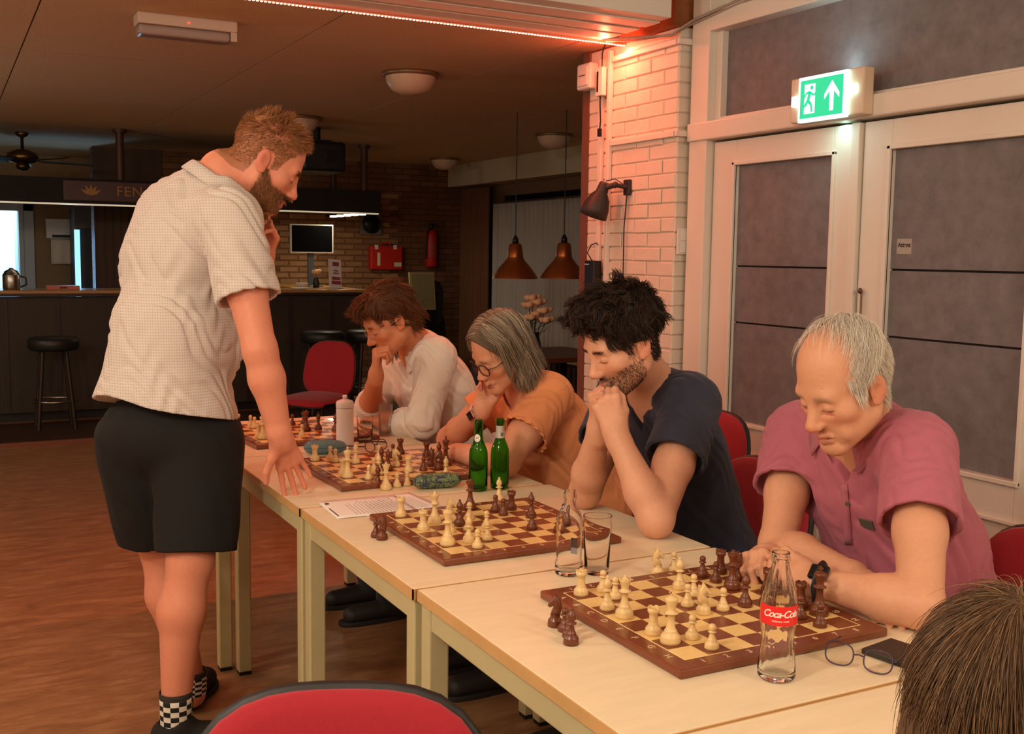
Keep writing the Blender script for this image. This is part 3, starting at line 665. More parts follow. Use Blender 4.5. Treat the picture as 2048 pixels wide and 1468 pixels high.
def hand(v, W, d, n, side=1, sc=1., curl=((.3, .4, .3),)*4, spread=0., thumb=None, skip=()):
    """side=+1 right hand, -1 left; d: wrist->knuckles, n: back of the hand"""
    y = unit(d); z = unit(np.asarray(n)-y*(np.asarray(n)@y)); x = -side*np.cross(y, z); W = V3(*W)
    w = lambda p: W+(x*p[0]+y*p[1]+z*p[2])*sc
    v.cap(w((0, -.02, 0)), w((0, .02, 0)), .024*sc, .024*sc, side=x, q=1.2, k=.02)
    for i, (fx, fy, l1, l2, l3, r) in enumerate(FING):
        v.cap(w((fx*.55, .012, 0)), w((fx, fy, .002)), .0135*sc, .0105*sc, k=.012)
    for i, (fx, fy, l1, l2, l3, r) in enumerate(FING):
        if i in skip: continue
        p = V3(fx, fy, .001); a = 0.; sp = spread*fx/.03
        for j, (l, c) in enumerate(zip((l1, l2, l3), curl[i])):
            a += c; q = p+l*V3(math.sin(sp)*math.cos(a), math.cos(sp)*math.cos(a), -math.sin(a))
            v.cap(w(p), w(q), r*(1-.08*j)*sc, r*(1-.08*(j+1))*sc, k=.0035 if j else .008); p = q
    th = thumb or [(.038, .045, -.014), (.052, .072, -.020), (.056, .096, -.026)]
    v.cap(w((.016, .015, -.006)), w(th[0]), .0155*sc, .0135*sc, k=.014)
    v.cap(w(th[0]), w(th[1]), .0118*sc, .0100*sc, k=.006); v.cap(w(th[1]), w(th[2]), .0100*sc, .0082*sc, k=.003)
    return w
def limb(v, pts, rs, k=.02, off=0.):
    for a, b, r, q in zip(pts, pts[1:], rs, rs[1:]): v.cap(a, b, r, q, k=k, off=off)
def arm(v, sh, el, wr, r=1., k=.02, off=0.):
    sh, el, wr = map(lambda a: V3(*a), (sh, el, wr))
    m = sh*.45+el*.55; f = el*.68+wr*.32
    limb(v, [sh, m, el], [.056*r, .049*r, .040*r], k, off); limb(v, [el, f, wr], [.041*r, .043*r, .027*r], k, off)
def torso(v, J, off=0., w=1., dpt=1., k=.06):
    """J: pelvis, chest, neck, shL, shR"""
    pel, ch, nk, sl, sr = [V3(*J[k_]) for k_ in ('pelvis', 'chest', 'neck', 'shL', 'shR')]
    sx = unit(sr-sl); up = unit(ch-pel); fw = unit(np.cross(up, sx)); R = np.stack([sx, -fw, up], 1)
    up2 = unit(nk-ch); R2 = np.stack([sx, unit(np.cross(up2, sx)), up2], 1)
    mid = pel*.5+ch*.5+fw*J.get('belly_f', 0)
    v.ell(pel, (.165*w, .125*dpt, .13), R, k=k, off=off)
    v.ell(mid, (.155*w, .122*dpt*J.get('belly', 1), .17), R, k=k, off=off)
    v.ell(ch, (.165*w, .118*dpt, .17), R, k=k, off=off)
    v.cap(sl*.86+sr*.14-up2*.005, sl*.14+sr*.86-up2*.005, .066, k=.05, off=off)
    b = nk*.75+ch*.25
    for s_ in (sl, sr): v.cap(b-up2*(.012 if off < 0 else .024), s_+unit(b-s_)*.02, .046, .055, k=.05, off=off)
    v.cap(ch, nk-up2*(.015 if off < 0 else .050), .10, .056, k=.05, off=off, side=sx, q=1.15)
    return sx, fw, up2
# ------------------------------------------------------------ hair strands
def sample(V, F, mask, n, rng):
    c = V[F].mean(1); m = mask(c); Fm = F[m]
    if not len(Fm): return np.zeros((0, 3))
    A = np.linalg.norm(np.cross(V[Fm[:, 2]]-V[Fm[:, 0]], V[Fm[:, 3]]-V[Fm[:, 1]]), axis=1); f = Fm[rng.choice(len(Fm), n, p=A/A.sum())]
    u, w_ = rng.random((n, 1)), rng.random((n, 1)); N = normals(V, F)
    g = lambda Q: (Q[f[:, 0]]*(1-u)+Q[f[:, 1]]*u)*(1-w_)+(Q[f[:, 3]]*(1-u)+Q[f[:, 2]]*u)*w_
    return g(V), g(N)
def strands(P0, dirf, length, seg, wid, cols, rng, head=None, keep=1.0, curl=0., cf=0., taper=.25):
    """P0 roots (N,3); dirf(p, t, i) -> direction; returns three-sided tapering strands"""
    N = len(P0); p = P0.copy(); Q = [p.copy()]; ph = rng.random(N)*6.28; st_ = (length/seg)[:, None]
    for k in range(seg):
        d = dirf(p, k/seg); d = d/(np.linalg.norm(d, axis=1)[:, None]+1e-9); p = p+d*st_
        if curl:
            a = ph+cf*(k+1); r_ = unit(V3(.3, .2, .9)); e1 = np.cross(d, r_); e1 /= np.linalg.norm(e1, axis=1)[:, None]+1e-9; e2 = np.cross(d, e1)
            p = p+(e1*np.cos(a)[:, None]+e2*np.sin(a)[:, None])*curl
        if head is not None:
            L = head.loc(p); c = V3(0, -.010, .048); r = V3(.0765, .097, .084)*keep; q = (L-c)/r; m = np.linalg.norm(q, axis=1)
            b = m < 1; L[b] = c+q[b]/m[b][:, None]*r; p = head.O+(L*head.s)@head.R.T
        Q.append(p.copy())
    Q = np.stack(Q, 1); T = np.gradient(Q, axis=1); T /= np.linalg.norm(T, axis=2)[..., None]+1e-9
    ref = rng.normal(size=(N, 1, 3)); e1 = np.cross(T, ref); e1 /= np.linalg.norm(e1, axis=2)[..., None]+1e-9; e2 = np.cross(T, e1)
    t = np.linspace(0, 1, seg+1)[None, :, None]; w_ = wid*(1-(1-taper)*t**2)
    V = np.stack([Q+w_*(e1*math.cos(a)+e2*math.sin(a)) for a in (0, 2.1, 4.2)], 2).reshape(-1, 3)
    i = np.arange(N)[:, None, None]*(seg+1)*3+np.arange(seg)[None, :, None]*3; k = np.arange(3)[None, None, :]; kn = (k+1) % 3
    F = np.stack([i+k, i+kn, i+3+kn, i+3+k], -1).reshape(-1, 4)
    ci = cols[rng.integers(0, len(cols), N)]*(1+rng.normal(size=(N, 1))*.12); C = np.repeat(np.clip(ci, .003, 1), (seg+1)*3, 0)
    return V, F, C
def locks(Q, rng, n, amp):
    """strands gathered into n locks: a common direction per lock and a pull to its middle"""
    s = Q[rng.choice(len(Q), n, replace=False)]; i = ((Q[:, None]-s[None])**2).sum(2).argmin(1)
    return rng.normal(size=(n, 3))[i]*amp, (s[i]-Q)
def merge(parts):
    V, F, C = [], [], []; n = 0
    for v, f, c in parts: V.append(v); F.append(f+n); C.append(c); n += len(v)
    return np.vstack(V), np.vstack(F), np.vstack(C)
# ------------------------------------------------------------ people
skin_m = M('skin', S(220, 160, 130), .48, var=.05, vs=90, bump=.06, bs=500, attr='Col', sss=.08, spec=.35)
hair_m = M('hair', (.2, .15, .1), .52, attr='Col', spec=.3)
def cloth(name, c, rough=.85, **k): return M(name, c, rough, var=.05, vs=150, bump=.15, bs=900, sheen=.1, **k)
def part(name, root, V, F, mat, C=None):
    return link(name, fast_mesh(name, V-np.array(root.location), F, C), mat, root)
def person(label, loc): return thing('person', label, 'person', loc, 0)
sm_ = lambda t, a, b: np.clip((t-a)/(b-a), 0, 1)
def hairline(L, recede=0., low=0.):
    x, y, z = np.abs(L[:, 0]), L[:, 1], L[:, 2]
    zl = np.interp(y, [-.12, -.075, -.035, -.022, -.002, .012, .018, .034, .046, .062, .078, .092, .10], [-.050, -.062, -.058, .022, .030, .026, -.012, -.006, .036, .066, .088, .100, .3])
    zl = zl+recede*sm_(y, .03, .06)-low
    return (z > zl) & ~((x > .0725) & (z < .028) & (y > -.035) & (y < .012))
def tuft(head, body, n, mask, rng, excl=()):
    def mk(c):
        m = (np.linalg.norm(head.loc(c), axis=1) < .19) & mask(head.loc(c))
        for c_, r_ in excl: m &= np.linalg.norm(c-c_, axis=1) > r_
        return m
    return sample(body[0], body[1], mk, n, rng)
def lay(d, N, up=.1): return d-N*(d*N).sum(1)[:, None]+N*up
def pants(root, J, mat, knees, ankles, hem=None, r=(.098, .075, .062), h=.008, foot=None):
    v = Vol(h); pel = V3(*J['pelvis']); sx = unit(V3(*J['shR'])-V3(*J['shL'])); sx[2] = 0; sx = unit(sx)
    v.ell(pel+V3(0, 0, -.01), (.18, .15, .125), np.stack([sx, np.cross((0, 0, 1), sx), V3(0, 0, 1)], 1))
    for e, kn, an in zip((-1, 1), knees, ankles):
        hp = pel+sx*e*.095+V3(0, 0, -.03)
        v.cap(hp, kn, r[0], r[1], k=.05); v.cap(kn, an, r[1], r[2], k=.03)
    def post(x, y, z, D): return D+.003*wrinkle(x, y, z, 5, 45.)
    v.post = post; V, F = v.run(); part('trousers', root, V, F, mat)
def shoe(root, heel, toe, mat, sole, w=.046, hgt=.075):
    heel, toe = V3(*heel), V3(*toe); d = toe-heel; L = np.linalg.norm(d); d = d/L; s_ = np.cross((0, 0, 1), d); v = Vol(.005)
    up = V3(0, 0, 1)
    v.cap(heel+d*.035+up*.05, toe-d*.05+up*.038, .040, .034, k=.02, side=s_, q=1.12); v.cap(heel+d*.04+up*.05, heel+d*.07+up*hgt, .040, .040, k=.03)
    v.cap(heel+d*.05+up*.06, heel+d*.06+up*.14, .034, .038, k=.01, sub=True, flat=(.02, None))
    def post(x, y, z, D): return np.maximum(D, .012-(z-heel[2]))
    v.post = post; V, F = v.run(); part('shoe', root, V, F, mat)
    m = MB(); out = []
    for t in np.linspace(0, 2*PI, 28, endpoint=False):
        c, q = math.cos(t), math.sin(t); u = L/2+(L/2+.003)*math.copysign(abs(c)**.7, c); ww = (w if c > 0 else w*.86)*math.copysign(abs(q)**.75, q)
        p = heel+d*u+s_*ww; out.append((p[0]-root.location[0], p[1]-root.location[1]))
    m.prism(out, heel[2], heel[2]+.018); ob('shoe_sole', m, sole, root, bevel=.004)
def collar_mesh(shirt, root, neck, axis, fwd, r0, r1, hgt, open_=.5, tip=.03, q=1.15):
    """folded collar whose turned-down edge rests on the shirt: stands hgt above it round the neck, open at the front"""
    bpy.context.view_layer.update()
    ax = unit(axis); f = unit(V3(*fwd)-ax*(V3(*fwd)@ax)); s_ = np.cross(f, ax); L0 = np.array(root.location); n = 49; T = np.linspace(open_, 2*PI-open_, n); E = np.abs(np.linspace(-1, 1, n))**5
    dr = [f*math.cos(t)*1.02+s_*math.sin(t)*q for t in T]; Z = []
    for d, e in zip(dr, E):
        o_ = neck+d*(r1+tip*e*.6)+ax*.14; ok, h_, _, _ = shirt.ray_cast(Vector(o_-L0), Vector(-ax)); Z.append((np.array(h_)+L0-neck)@ax if ok else np.nan)
    Z = np.array(Z); m = np.isnan(Z); Z[m] = np.interp(np.flatnonzero(m), np.flatnonzero(~m), Z[~m]) if (~m).any() else 0
    for _ in range(6): Z = np.convolve(np.pad(Z, 1, 'edge'), [.25, .5, .25], 'valid')
    md = np.median(Z); Z = np.clip(Z, md-.012, md+.018); top = Z+hgt; top = .6*top+.4*top.mean(); V = []
    for d, z, t_, e in zip(dr, Z, top, E):
        lo = min(z+.005, t_-.02); V.append([neck+d*(r0+.002)+ax*(t_-.04), neck+d*r0+ax*(t_-.008), neck+d*(r0+.003)+ax*t_, neck+d*(r0+.010)+ax*(t_-.004), neck+d*((r0+r1)/2+.004)+ax*((t_+lo)/2+.004), neck+d*(r1+tip*e*.6)+ax*lo])
    k = 6; mb = MB(); mb.add([c-L0 for r_ in V for c in r_], [(a*k+b, (a+1)*k+b, (a+1)*k+b+1, a*k+b+1) for a in range(n-1) for b in range(k-1)], True); return mb.mesh('collar')
def glasses_worn(root, H, mat, lens_w=.024, lens_h=.018, r=.0016, round_=2.6, temple=True):
    m = MB()
    for e in (-1, 1):
        pts = []
        for t in np.linspace(0, 2*PI, 28, endpoint=False):
            c, q = math.cos(t), math.sin(t); k = (abs(c)**round_+abs(q)**round_)**(-1/round_)
            x = e*.032+lens_w*k*c; pts.append(H.w(x, .101-.22*abs(x)**1.5*2.2, -.004+lens_h*k*q))
        m.tube(pts, r, 6, True)
        if temple: m.tube([H.w(e*.056, .092, .002), H.w(e*.074, .07, .002), H.w(e*.079, .0, .010), H.w(e*.077, -.02, -.004)], r*.9, 6)
    m.tube([H.w(-.009, .1055, .0), H.w(0, .108, .003), H.w(.009, .1055, .0)], r, 6)
    m.v = [tuple(np.array(p)-np.array(root.location)) for p in m.v]
    ob('glasses', m, mat, root)
def finish_body(root, v, H, base, lips, brow, beard=None, bcol=None, flush=None, extra=None, it=1, excl=(), scalp=None):
    V, F = v.run(); V = smooth(V, F, it, .4); C = np.tile(np.array(base), (len(V), 1)); H.color(V, base, lips, brow, C, beard, bcol, flush, excl, scalp)
    if extra: extra(V, C)
    part('body', root, V, F, skin_m, C); return V, F
def tshirt(root, name, J, sleeves, mat, cuts, h=.004, off=.010, seed=1, amp=.0022, w=1., dpt=1., hem=None, extra=None, f=40., sr=(.070, .074), axisneck=None, nr=.066, ndepth=.0):
    """sleeves: (shoulder, elbow, fraction); cuts(x,y,z,D)->D for the neckline"""
    v = Vol(h); sx, fw, up = torso(v, J, off, w, dpt)
    for sh, el, fr in sleeves:
        sh, el = V3(*sh), V3(*el); L = np.linalg.norm(el-sh)*fr
        v.cap(sh, el, sr[0], sr[1], k=.035, flat=(None, L))
    if extra: extra(v, sx, fw, up)
    v.nlate = len(v.ops)
    for sh, el, fr in sleeves:
        sh, el = V3(*sh), V3(*el); L = np.linalg.norm(el-sh)*fr
        v.cap(sh, el, sr[0]-.009, sr[1]-.009, k=.002, sub=True, flat=(L-.03, L+.06))
    nk = V3(*J['neck'])
    def post(x, y, z, D):
        D = D+amp*wrinkle(x, y, z, seed, f)
        if cuts: D = cuts(x, y, z, D, nk, sx, fw, up)
        if hem is not None: D = np.maximum(D, hem-z)
        return D
    v.post = post; V, F = v.run(); part(name, root, V, F, mat); return sx, fw, up
def crew(r=.068, dip=.02, vneck=0.):
    """neck opening: a tube round the neck, deeper at the front"""
    def c(x, y, z, D, nk, sx, fw, up):
        X, Y, Z = x-nk[0], y-nk[1], z-nk[2]; a = X*sx[0]+Y*sx[1]+Z*sx[2]; b = X*fw[0]+Y*fw[1]+Z*fw[2]; u = X*up[0]+Y*up[1]+Z*up[2]
        t = np.sqrt((a/1.12)**2+(b-.012)**2)-r
        depth = -.030-dip*np.clip(b/.06, 0, 1)
        D = np.maximum(D, -np.maximum(t, depth-u))
        if vneck: D = np.maximum(D, -np.maximum(np.abs(a)-.045*np.clip((u+vneck)/(vneck-.02), 0, 1.3), np.maximum(-b, -vneck-u)))
        return D
    return c
# ============================================================ the man in the pink polo shirt
root = person('white haired man in a pink polo shirt with his arms folded on the table', (2.02, 1.78, 0))
H = Head(P(1750, 778, D=2.20)+V3(0, .083, 0), (-.885, .03, -.46), (0, -.03, 1), 1.05)
J = dict(pelvis=(2.08, 1.75, .60), chest=(1.915, 1.78, .925), neck=(1.785, 1.735, 1.105), shL=(1.82, 1.59, 1.05), shR=(1.845, 1.985, 1.02), belly=1.15)
eL, wL = P(1842, 1212, Z=.80), P(1632, 1166, Z=.805); eR, wR = V3(1.675, 1.85, .80), V3(1.655, 1.60, .80)
v = Vol(.003); torso(v, J, -.004); H.build(v, V3(*J['neck']), jaw=1.05, nose=1.18, age=1)
arm(v, J['shL'], eL, wL, 1.02); arm(v, J['shR'], eR, wR, 1.0)
hand(v, wL+V3(-.004, .02, .004), V3(-.05, .95, .16), V3(-.55, -.1, .8), -1, 1.0, ((.5, .9, .6), (.6, 1.0, .6), (.7, 1.0, .6), (.8, 1.0, .6)), thumb=[(.034, .045, -.012), (.040, .078, -.016), (.030, .10, -.022)])
hand(v, wR+V3(-.01, -.02, 0), V3(-.35, -.9, -.02), V3(-.2, 0, 1), 1, 1.0, ((.3, .4, .3),)*4)
# the other hand's knuckles folded under the near hand
hand(v, V3(1.60, 1.80, .80), V3(-.75, -.35, .12), V3(-.4, .2, .9), 1, .98, ((.7, 1.1, .7),)*4)
base_ = S(212, 154, 122)
body = finish_body(root, v, H, base_, S(176, 104, 90), S(170, 135, 110), flush=S(206, 116, 88), scalp=(lambda L: hairline(L, .02) & ~((L[:, 2] > .06) & (L[:, 1] > -.02)) & ~((L[:, 1] > .018) & (L[:, 2] > .03)), S(222, 200, 178), .8))
tshirt(root, 'polo_shirt', J, [(J['shL'], eL, .50), (J['shR'], eR, .50)], cloth('pink_pique', S(176, 96, 114)), crew(.078, .035, .10), seed=2, amp=.0032, sr=(.076, .086), w=1.10, dpt=1.2, off=.014, f=165)
sx = unit(V3(*J['shR'])-V3(*J['shL'])); upn = unit(V3(*J['neck'])-V3(*J['chest'])); fwn = unit(np.cross(upn, sx))
pm = cloth('pink_pique', S(176, 96, 114))
me = collar_mesh([c for c in root.children if c.name.startswith('polo_shirt')][0], root, V3(*J['neck'])+fwn*.008, unit(upn+fwn*.15), fwn, .070, .098, .040, .50, .03); o = link('collar', me, pm, root); o.modifiers.new('solid', 'SOLIDIFY').thickness = .003
# patch and buttons are pressed on to the shirt surface
def on_surface(px, py, o_):
    """first hit of the pixel's ray with object o_"""
    d = FW+RT*(px-IW/2)/FPX-UP*(py-IH/2)/FPX; loc = np.array(o_.parent.location) if o_.parent else np.zeros(3)
    ok, p, n, i = o_.ray_cast(Vector(CAM-loc), Vector(unit(d)))
    return (np.array(p)+loc, np.array(n)) if ok else (None, None)
bpy.context.view_layer.update()
polo = [c for c in root.children if c.name.startswith('polo_shirt')][0]
row = []
for k in range(9):
    q = [on_surface(1689+k*1.2+e*7, 968+k*15, polo) for e in (-1, 1)]
    if all(a is not None for a, _ in q): row.append([a+n*.0012-np.array(root.location) for a, n in q])
if len(row) > 3: ob('placket', MB().add([c for r_ in row for c in r_], [(2*i, 2*i+1, 2*i+3, 2*i+2) for i in range(len(row)-1)], True), pm, root).modifiers.new('solid', 'SOLIDIFY').thickness = .0025
for nm, px, py in (('button', 1696, 1008), ('chest_patch', 1734, 1048)):
    p, n = on_surface(px, py, polo)
    if p is None: continue
    x, y, d = frame(n, (0, 0, 1)); Rm = np.stack([x, y, d], 1); p = p-np.array(root.location)
    if nm == 'button': ob('button', MB().lathe([(0, .001), (.0062, .001), (.0062, .003), (.004, .0035), (0, .003)], 14, p, R=Rm), M('olive_button', S(96, 80, 52), .4), root)
    else:
        o = ob('chest_patch', MB().box(p+d*.001, (.032, .026, .003), Rm), M('olive_patch', S(92, 84, 74), .8, bump=.3, bs=300), root)
# watch on the near wrist
wm = MB(); wd = unit(wL-eL); c = wL-wd*.012-np.array(root.location); x, y, d = frame(wd, (0, 0, 1))
wm.tube([c+(x*math.cos(t)+y*math.sin(t))*.036 for t in np.linspace(0, 2*PI, 24, endpoint=False)], .0125, 8, True, flat=(.22, 1))
ob('watch_strap', wm, M('watch_black', S(20, 20, 22), .45), root)
nb = unit(V3(-.55, -.25, .8)); nb = unit(nb-wd*(nb@wd)); ob('watch_case', MB().box(c+nb*.037, (.034, .038, .010), np.stack([np.cross(wd, nb), wd, nb], 1)), M('watch_glass', S(14, 15, 18), .12), root, bevel=.004, seg=3)
rng = np.random.default_rng(1)
# hair: white, thin on top, combed forward from the crown
whites = np.array([S(242, 230, 214), S(228, 215, 198), S(250, 242, 230), S(208, 192, 174)])
parts_ = []
def side_mask(L): return hairline(L, .02) & ~((L[:, 2] > .072) & (L[:, 1] > -.02)) & ~((L[:, 1] > .03) & (L[:, 2] > .045))
Q, N = tuft(H, body, 10500, side_mask, rng)
def fl(p, t):
    L = H.loc(p); d = np.stack([np.sign(L[:, 0])*.2, np.where(L[:, 1] > -.03, .15, -.1), -.9+0*L[:, 0]], 1)
    return H.dirw(d)+N*(.22-.25*t)+rng.normal(size=p.shape)*.05
parts_.append(strands(Q, fl, rng.uniform(.016, .028, len(Q)), 4, .0005, whites, rng, H, 1.03))
def top_mask(L): return (L[:, 2] > .085) & (L[:, 1] < -.03) & (L[:, 1] > -.085)
Q, N = tuft(H, body, 1100, top_mask, rng)
ang = np.round(rng.uniform(-1.15, .55, len(Q))*7)/7+rng.normal(size=len(Q))*.035-.35*(H.loc(Q)[:, 0] < 0)
def fl2(p, t):
    L = H.loc(p); a = ang*(1-.25*t); q = (L-V3(0, -.010, .048))/V3(.0765, .097, .084); n_ = H.dirw(q/np.linalg.norm(q, axis=1)[:, None])
    d = H.dirw(np.stack([np.sin(a), np.cos(a), -.15-.4*t+0*a], 1)); return lay(d, n_, .10-.14*t)+rng.normal(size=p.shape)*.03
parts_.append(strands(Q, fl2, np.where(ang < -.5, rng.uniform(.09, .13, len(Q)), rng.uniform(.05, .09, len(Q))), 10, .00045, whites, rng, H, 1.035))
V, F, C = merge(parts_); part('hair', root, V, F, hair_m, C)
pants(root, J, cloth('grey_trousers', S(70, 66, 66)), [(1.55, 1.68, .53), (1.55, 1.90, .53)], [(1.50, 1.68, .09), (1.50, 1.90, .09)])
for y in (1.68, 1.90): shoe(root, (1.56, y, 0), (1.28, y, 0), M('brown_leather', S(60, 40, 28), .45), M('dark_sole', S(35, 28, 24), .7))
def drop_face(hp, H, n):
    V, F, C = hp; L = H.loc(V).reshape(-1, n, 3); bad = ((L[:, :, 1] > .072) & (L[:, :, 2] < .050) & (np.abs(L[:, :, 0]) < .068)).any(1) | ((L[:, :, 1] > .045) & (L[:, :, 2] < .01)).any(1)
    return V.reshape(-1, n, 3)[~bad].reshape(-1, 3), F.reshape(len(L), -1, 4)[:int((~bad).sum())].reshape(-1, 4), C.reshape(-1, n, 3)[~bad].reshape(-1, 3)
# ============================================================ the young man in the navy T-shirt
root = person('dark haired young man in a navy T-shirt holding both hands to his mouth', (2.02, 2.52, 0))
H = Head(P(1283, 692, D=2.76)+V3(0, .082, 0), (-.90, .06, -.42), (0, -.02, 1), 1.05)
J = dict(pelvis=(1.99, 2.50, .58), chest=(1.87, 2.52, .90), neck=(1.735, 2.47, 1.115), shL=(1.80, 2.345, 1.055), shR=(1.81, 2.70, 1.035))
eL, wL = P(1312, 1040, Z=.795), P(1232, 868, X=1.515); eR, wR = P(1170, 985, Z=.795), P(1196, 862, X=1.525)
v = Vol(.003); torso(v, J, -.004); H.build(v, V3(*J['neck']), jaw=1.06, neck_r=(.056, .064))
arm(v, J['shL'], eL, wL, 1.06); arm(v, J['shR'], eR, wR, 1.05)
fist = ((1.0, 1.35, .8), (1.05, 1.35, .8), (1.1, 1.35, .8), (1.15, 1.3, .8))
hand(v, wL, unit(V3(-.22, .25, .95)), V3(-.55, -.75, -.1), -1, 1.0, fist, thumb=[(.036, .050, -.012), (.040, .085, -.020), (.028, .108, -.030)])
hand(v, wR, unit(V3(-.24, -.12, .95)), V3(-.80, .35, -.2), 1, 1.0, fist, thumb=[(.036, .050, -.012), (.038, .082, -.018), (.024, .104, -.026)])
def stub(x, y, z): return (.62*sm_(-z, .028, .05)*sm_(y, -.005, .012)*(1-sm_(x, .075, .08))+.25*sm_(-z, .046, .054)*sm_(y, .08, .09)*(x < .03))*(1-.6*((x < .02) & (z > -.086) & (z < -.062)))
base_ = S(216, 158, 128)
def brows(V, C): pass
kn = [(w_+unit(V3(-.23, .06, .95))*.075, .062) for w_ in (wL, wR)]+[(wL+unit(V3(-.22, .25, .95))*.05, .05)]
body = finish_body(root, v, H, base_, S(176, 104, 92), S(104, 72, 56), stub, S(122, 86, 66), excl=kn)
tshirt(root, 't_shirt', J, [(J['shL'], eL, .50), (J['shR'], eR, .50)], cloth('navy_jersey', S(42, 44, 62)), crew(.066, .03, .115), seed=6, amp=.003, sr=(.076, .088), w=1.02, dpt=.95, off=.014, f=150)
rng = np.random.default_rng(2); parts_ = []
darks = np.array([S(50, 34, 25), S(36, 25, 19), S(68, 47, 34), S(42, 30, 22)])
hv = Vol(.0045); hv.ell(H.w(0, -.014, .060), V3(.083, .103, .088)*H.s, H.R); hv.ell(H.w(0, .045, .098), V3(.074, .062, .052)*H.s, H.R, k=.03); hv.ell(H.w(0, .09, .06), V3(.10, .045, .040)*H.s, H.R@rotm(.35, 0, 0), sub=True, k=.01); hv.ell(H.w(0, .02, -.06), V3(.12, .085, .083)*H.s, H.R, sub=True, k=.01)
hv.post = lambda x, y, z, D: D+.004*wrinkle(x, y, z, 3, 110.)
Vc, Fc = hv.run(); capm = (Vc, Fc)
parts_.append((Vc, Fc, np.tile(darks[1], (len(Vc), 1))))
Q, N = sample(Vc, Fc, lambda c: H.loc(c)[:, 2] > .02, 8500, rng)
kk, pull = locks(Q, rng, 260, .25)
def flc(p, t):
    L = H.loc(p); d = np.stack([np.sign(L[:, 0])*.2, np.where(L[:, 2] > .07, .55, -.1), np.where(L[:, 2] > .09, .0, -.55)], 1)
    return lay(H.dirw(d), N, .40-.8*t)+kk+pull*(16*t)
parts_.append(drop_face(strands(Q, flc, rng.uniform(.026, .048, len(Q)), 8, .0009, darks, rng, H, 1.06, curl=.0010, cf=.55), H, 27))
Q, N = tuft(H, body, 2600, lambda L: hairline(L, -.004) & (L[:, 2] < .06), rng)
parts_.append(strands(Q, lambda p, t: H.dirw(np.tile([[0, -.25, -.8]], (len(p), 1)))+N*.45+rng.normal(size=p.shape)*.15, rng.uniform(.010, .018, len(Q)), 3, .0008, darks, rng))
V, F, C = merge(parts_); part('hair', root, V, F, hair_m, C)
# brows and stubble
Q, N = tuft(H, body, 130, lambda L: (np.abs(L[:, 0]) > .011) & (np.abs(L[:, 0]) < .046) & (L[:, 2] > .018) & (L[:, 2] < .0245) & (L[:, 1] > .06), rng)
b1 = strands(Q, lambda p, t: H.dirw(np.stack([np.sign(H.loc(p)[:, 0])*.9, 0*p[:, 0], .1+0*p[:, 0]], 1))+N*.3, rng.uniform(.006, .010, len(Q)), 2, .0006, darks, rng)
Q, N = tuft(H, body, 2200, lambda L: (L[:, 2] < -.034) & (L[:, 1] > 0) & (np.abs(L[:, 0]) < .075) & ~((np.abs(L[:, 0]) < .02) & (L[:, 2] > -.086) & (L[:, 2] < -.062)) & (L[:, 2] > -.125) & ((L[:, 2] < -.05) | (np.abs(L[:, 0]) > .05)), rng, kn)
b2 = strands(Q, lambda p, t: N*.6+H.dirw(np.tile([[0, .1, -.7]], (len(p), 1)))+rng.normal(size=p.shape)*.2, rng.uniform(.003, .006, len(Q)), 2, .0005, darks, rng)
V, F, C = merge([b1, b2]); part('stubble', root, V, F, hair_m, C)
pants(root, J, cloth('dark_jeans', S(40, 42, 52)), [(1.55, 2.36, .53), (1.55, 2.60, .53)], [(1.66, 2.38, .09), (1.66, 2.60, .09)])
for y in (2.38, 2.60): shoe(root, (1.72, y, 0), (1.44, y+.02, 0), M('dark_shoe', S(38, 32, 30), .6), M('dark_sole', S(35, 28, 24), .7))
# ============================================================ the woman in the orange top
root = person('grey haired woman with glasses in an orange top resting her chin on her hand', (1.98, 3.22, 0))
H = Head(P(1003, 704, D=3.50), (-.86, -.02, -.50), (0, -.1, 1), .98)
J = dict(pelvis=(2.00, 3.20, .56), chest=(1.84, 3.22, .85), neck=(1.715, 3.175, 1.045), shL=(1.765, 3.06, .985), shR=(1.765, 3.37, .965), belly=1.15)
eL, wL = P(1010, 925, Z=.80), P(915, 905, Z=.79); eR, wR = P(898, 878, Z=.80), P(966, 818, X=1.575)
v = Vol(.0035); torso(v, J, -.005, 1.0, 1.0); H.build(v, V3(*J['neck']), jaw=.94, neck_r=(.050, .058), female=1, nose=.95)
arm(v, J['shL'], eL, wL, 1.12); arm(v, J['shR'], eR, wR, 1.0)
hand(v, wR, unit(V3(.02, -.28, .95)), V3(.25, .75, .1), 1, .92, ((.5, .9, .5), (.5, .9, .5), (.6, .9, .5), (.7, .9, .5)), thumb=[(.036, .048, -.010), (.052, .072, -.012), (.060, .092, -.012)])
hand(v, wL, unit(V3(-.3, .95, -.05)), V3(-.1, 0, 1), -1, .92, ((.2, .3, .2),)*4)
base_ = S(220, 158, 126)
body = finish_body(root, v, H, base_, S(178, 98, 92), S(150, 120, 100))
om = cloth('orange_rib_knit', S(236, 150, 98))
tshirt(root, 'top', J, [(J['shL'], eL, .56), (J['shR'], eR, .50)], om, crew(.072, .05, .09), seed=11, amp=.003, sr=(.074, .082), w=1.1, dpt=1.22, off=.012, f=160)
